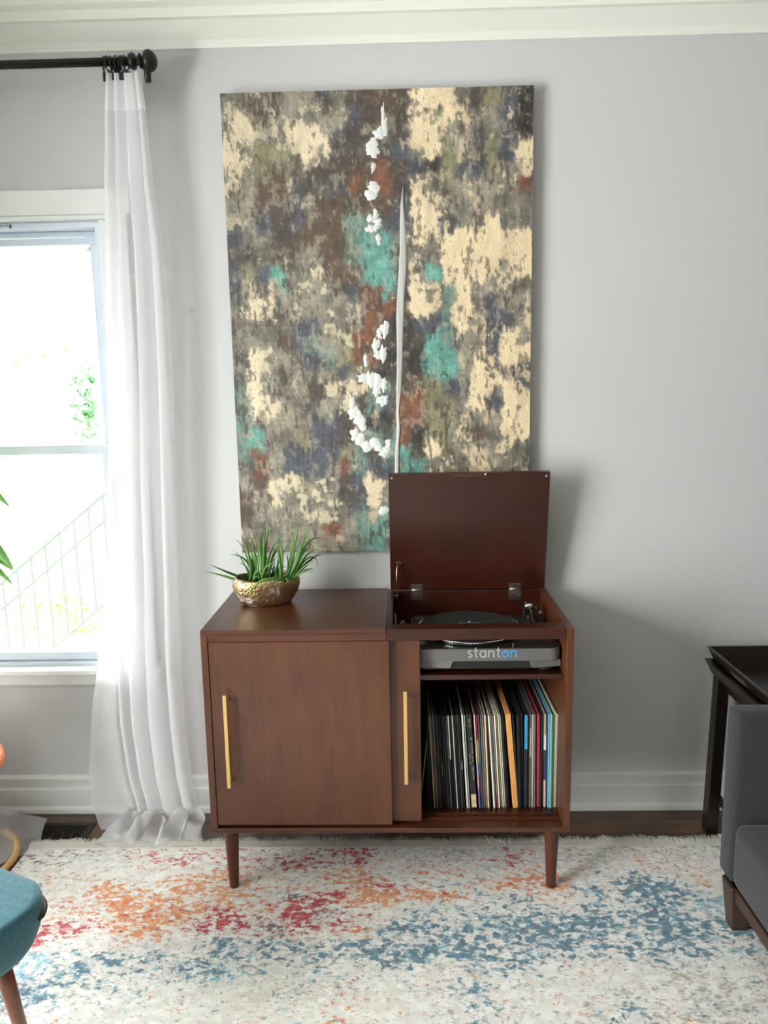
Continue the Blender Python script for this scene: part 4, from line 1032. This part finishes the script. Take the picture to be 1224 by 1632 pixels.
b = BM(); lathe(b, [(.0001,0),(.10,0),(.135,.10),(.15,.22),(.14,.225),(.125,.21),(.0001,.20)], (0,0,0), 36); link('pot', b, mat('white_ceramic', (225,222,215), .3), fp, smooth=True)
M_big = mat('broad_leaf', (84, 142, 44), .4, var=.2, vscale=9)
def bigleaf(p0, p1, wid, droop, roll_):
    p0, p1 = Vector(p0), Vector(p1); d = p1-p0; side = d.cross(Vector((0,0,1))).normalized(); nrm = side.cross(d).normalized()
    side = side*math.cos(roll_)+nrm*math.sin(roll_); nrm = side.cross(d).normalized()
    b = BM(); prev = None; N = 12
    for k in range(N+1):
        t = k/N; wv_ = wid*math.sin(PI*min(1, t*.96+.02))**.75; c = p0+d*t+nrm*droop*4*t*(1-t)
        row = [b.verts.new(c+side*wv_*q+nrm*abs(q)*wv_*.25) for q in (-1, -.5, 0, .5, 1)]
        if prev:
            for j in range(4): b.faces.new((prev[j], row[j], row[j+1], prev[j+1]))
        prev = row
    link('leaf', b, M_big, fp, smooth=True)
b = BM(); tube(b, [(0,0,.20), (.01,0,.5), (.03,0,.9), (.02,.01,1.15)], [.012,.010,.008,.005], 10); link('stem', b, mat('plant_stem', (110,120,70), .6), fp, smooth=True)
Z0 = .3775
def wl(x, y, z): return (x+.86, y+.335, z-Z0)
bigleaf(wl(-.80,-.30,1.22), wl(-.590,-.28,1.00), .034, .012, 1.4)
bigleaf(wl(-.76,-.31,1.14), wl(-.590,-.29,.955), .013, .005, 1.5)
bigleaf(wl(-.80,-.31,1.44), wl(-.582,-.28,1.205), .018, .008, 1.4)
bigleaf(wl(-.78,-.30,1.40), wl(-.578,-.28,1.17), .010, .0, .4)
for k in range(9):
    a = 1.2+k*.62; z = .55+.075*k; r_2 = .15+.05*(k % 3)
    if math.cos(a) > .55: r_2 = .12
    bigleaf((.02, 0, z), (.02+r_2*math.cos(a), r_2*math.sin(a), z-.03+.08*(k % 2)), .04, .03, .2)

# ------------------------------------------------------------------ teal chair
ch = thing('teal_chair', 'teal upholstered side chair with a walnut leg at the lower left corner', 'chair', (-.465, -1.21, .0), math.radians(-25))
def cushion(hx, hy, z0, z1, r, bulge, taper, nn=9, m_=10):
    b = BM(); P = rrect(-hx, hx, -hy, hy, r, nn); rings = []
    for k in range(m_+1):
        t = k/m_; a = -PI/2+PI*t
        z = (z0+z1)/2+(z1-z0)/2*math.sin(a); s = math.cos(a)**.55 if 0 < k < m_ else 0.0
        inset = bulge*(1-s) + taper*(1-t)
        rings.append([b.verts.new((x*(1-inset/hx), y*(1-inset/hy), z)) for x, y in P])
    for i in range(m_):
        for k in range(len(P)): b.faces.new((rings[i][k], rings[i][(k+1)%len(P)], rings[i+1][(k+1)%len(P)], rings[i+1][k]))
    b.faces.new(rings[0][::-1]); b.faces.new(rings[-1]); return b
ccol = link('seat', cushion(.275, .275, .315, .452, .10, .035, .05), M_teal, ch, smooth=True)
b = BM(); P = rrect(-.275, .275, -.275, .275, .10, 9)[12:30]; tube(b, [(x*.938, y*.938, .412) for x, y in P], [.002]+[.0058]*16+[.002], 8); link('shell_edge', b, M_trimcord, ch, smooth=True)
b = cushion(.06, .26, .50, .86, .05, .03, 0); bmesh.ops.transform(b, matrix=Matrix.Translation((-.27, 0, 0)), verts=b.verts[:]); link('backrest', b, M_teal, ch, smooth=True)
for sx, sy in ((1,1),(1,-1),(-1,1),(-1,-1)):
    b = BM(); tube(b, [(sx*.121, sy*.178, .335), (sx*.149, sy*.213, .0118)], [.021, .012], 18)
    link('leg', b, mat('walnut_leg', (112, 62, 38), .35, var=.2, vscale=20, stretch=(1,1,.2)) if (sx,sy)==(1,1) else bpy.data.materials['walnut_leg'], ch, smooth=True)
for sy in (-.20, .20):
    b = BM(); tube(b, [(-.21, sy, .36), (-.27, sy, .54)], .014, 10); link('back_post', b, bpy.data.materials['walnut_leg'], ch, smooth=True)

# ------------------------------------------------------------------ sofa
sf = thing('sofa', 'charcoal fabric sofa with tapered wooden legs at the right edge', 'sofa', (1.566, -.575, 0))
# local: x 0 (front, faces -x) .. .88 ; y 0 .. -1.85
b = bx(0, .86, -.080, 0, .150, .655, bev=.015, seg=4); link('armrest', b, M_sofa, sf, smooth=True)
b = bx(0, .86, -1.85, -1.755, .150, .655, bev=.022, seg=4); link('armrest', b, M_sofa, sf, smooth=True)
b = BM(); tube(b, [(-.0002, -.062, .33), (-.0002, -.062, .60), (.003, -.062, .640), (.018, -.063, .6555), (.60, -.063, .6555)], .0016, 6)
link('seam', b, M_sofa, sf)
b = bx(.03, .80, -1.753, -.082, .152, .29, bev=.012, seg=3); link('seat_base', b, M_sofa, sf, smooth=True)
for y0, y1 in ((-.922, -.0805), (-1.7545, -.9235)):
    b = bx(-.003, .70, y0, y1, .154, .345, bev=.032, seg=5); link('seat_cushion', b, M_sofa, sf, smooth=True)
b = bx(.68, .88, -1.753, -.082, .29, .80, bev=.05, seg=5); link('backrest', b, M_sofa, sf, smooth=True)
link('base_rail', bx(.006, .80, -1.80, -.03, .112, .150, bev=.002, seg=1), M_sofaleg, sf)
for lx, ly in ((.030, -.070), (.030, -1.78), (.80, -.07), (.80, -1.78)):
    b = BM(); top = [(-.034,-.034),(.034,-.034),(.034,.034),(-.034,.034)]; r0_ = [b.verts.new((lx+x*.62, ly+y*.62, .0103)) for x, y in top]; r1_ = [b.verts.new((lx+x, ly+y, .150)) for x, y in top]
    for k in range(4): b.faces.new((r0_[k], r0_[(k+1)%4], r1_[(k+1)%4], r1_[k]))
    b.faces.new(r0_[::-1]); b.faces.new(r1_)
    bmesh.ops.bevel(b, geom=b.edges[:], offset=.003, segments=1, affect='EDGES'); link('leg', b, M_sofaleg, sf)

# ------------------------------------------------------------------ side table with tray
st_ = thing('side_table', 'dark espresso side table behind the sofa arm against the wall', 'table', (1.71, -.05, 0))
def flared(bm, x0, x1, y0, y1, z0, z1, fl_, t):
    """open tray: four outward leaning walls"""
    def ring(o_, z): return [(x0-o_, y0-o_, z), (x1+o_, y0-o_, z), (x1+o_, y1+o_, z), (x0-o_, y1+o_, z)]
    A = [bm.verts.new(p) for p in ring(0, z0)]; B1 = [bm.verts.new(p) for p in ring(fl_, z1)]
    C1 = [bm.verts.new(p) for p in ring(fl_-t, z1)]; D1 = [bm.verts.new(p) for p in ring(-t, z0)]
    for k in range(4):
        j = (k+1) % 4
        bm.faces.new((A[k], A[j], B1[j], B1[k])); bm.faces.new((B1[k], B1[j], C1[j], C1[k])); bm.faces.new((C1[k], C1[j], D1[j], D1[k])); bm.faces.new((D1[k], D1[j], A[j], A[k]))
    bmesh.ops.recalc_face_normals(bm, faces=bm.faces[:])
b = BM(); flared(b, .022, .52, -.455, -.022, .548, .596, .020, .013); link('table_rim', b, M_dark, st_)
link('tabletop', bx(.030, .512, -.447, -.030, .549, .563), M_dark, st_)
link('apron', bx(.052, .49, -.425, -.052, .500, .5485), M_dark, st_)
for lx, ly, sx, sy in ((.040, -.060, -1, 0), (.50, -.060, 1, 0), (.040, -.415, -1, 0), (.50, -.415, 1, 0)):
    b = BM(); q = [(-.019,-.022),(.019,-.022),(.019,.022),(-.019,.022)]
    lo = [b.verts.new((lx+x+sx*.030, ly+y-.040*(1 if ly > -.2 else 0), .0105 if (ly < -.2 and sx < 0) else .0003)) for x, y in q]; hi = [b.verts.new((lx+x, ly+y, .5485)) for x, y in q]
    for k in range(4): b.faces.new((lo[k], lo[(k+1)%4], hi[(k+1)%4], hi[k]))
    b.faces.new(lo[::-1]); b.faces.new(hi); link('leg', b, M_darkz, st_)
link('stretcher', bx(.022, .040, -.40, -.10, .115, .135), M_dark, st_)
link('stretcher', bx(.50, .518, -.40, -.10, .115, .135), M_dark, st_)
tr = thing('serving_tray', 'dark wooden serving tray with a handle slot resting on the side table', 'tray', (1.71, -.05, .5635))
b = BM(); flared(b, .040, .50, -.425, -.040, .0, .078, .034, .010); sl = link('tray_wall', b, M_dark, tr)
link('tray_base', bx(.046, .494, -.419, -.046, .0, .010), M_dark, tr)
b = BM(); 
for k in range(2): pass
P5 = arc(0, 0, .010, 90, 270, 6)
hs = BM(); zc, xs_ = .046, .040-.034*.046/.078-.0012
ring = [(-.045+.010*math.cos(math.radians(a)), .010*math.sin(math.radians(a))) for a in range(90, 271, 30)]+[(.045+.010*math.cos(math.radians(a)), .010*math.sin(math.radians(a))) for a in range(-90, 91, 30)]
fv = [hs.verts.new((xs_-.034/.078*z, -.232+y, zc+z)) for y, z in ring]; hs.faces.new(fv)
link('handle_slot', hs, mat('worn_slot', (78, 60, 56), .5), tr)
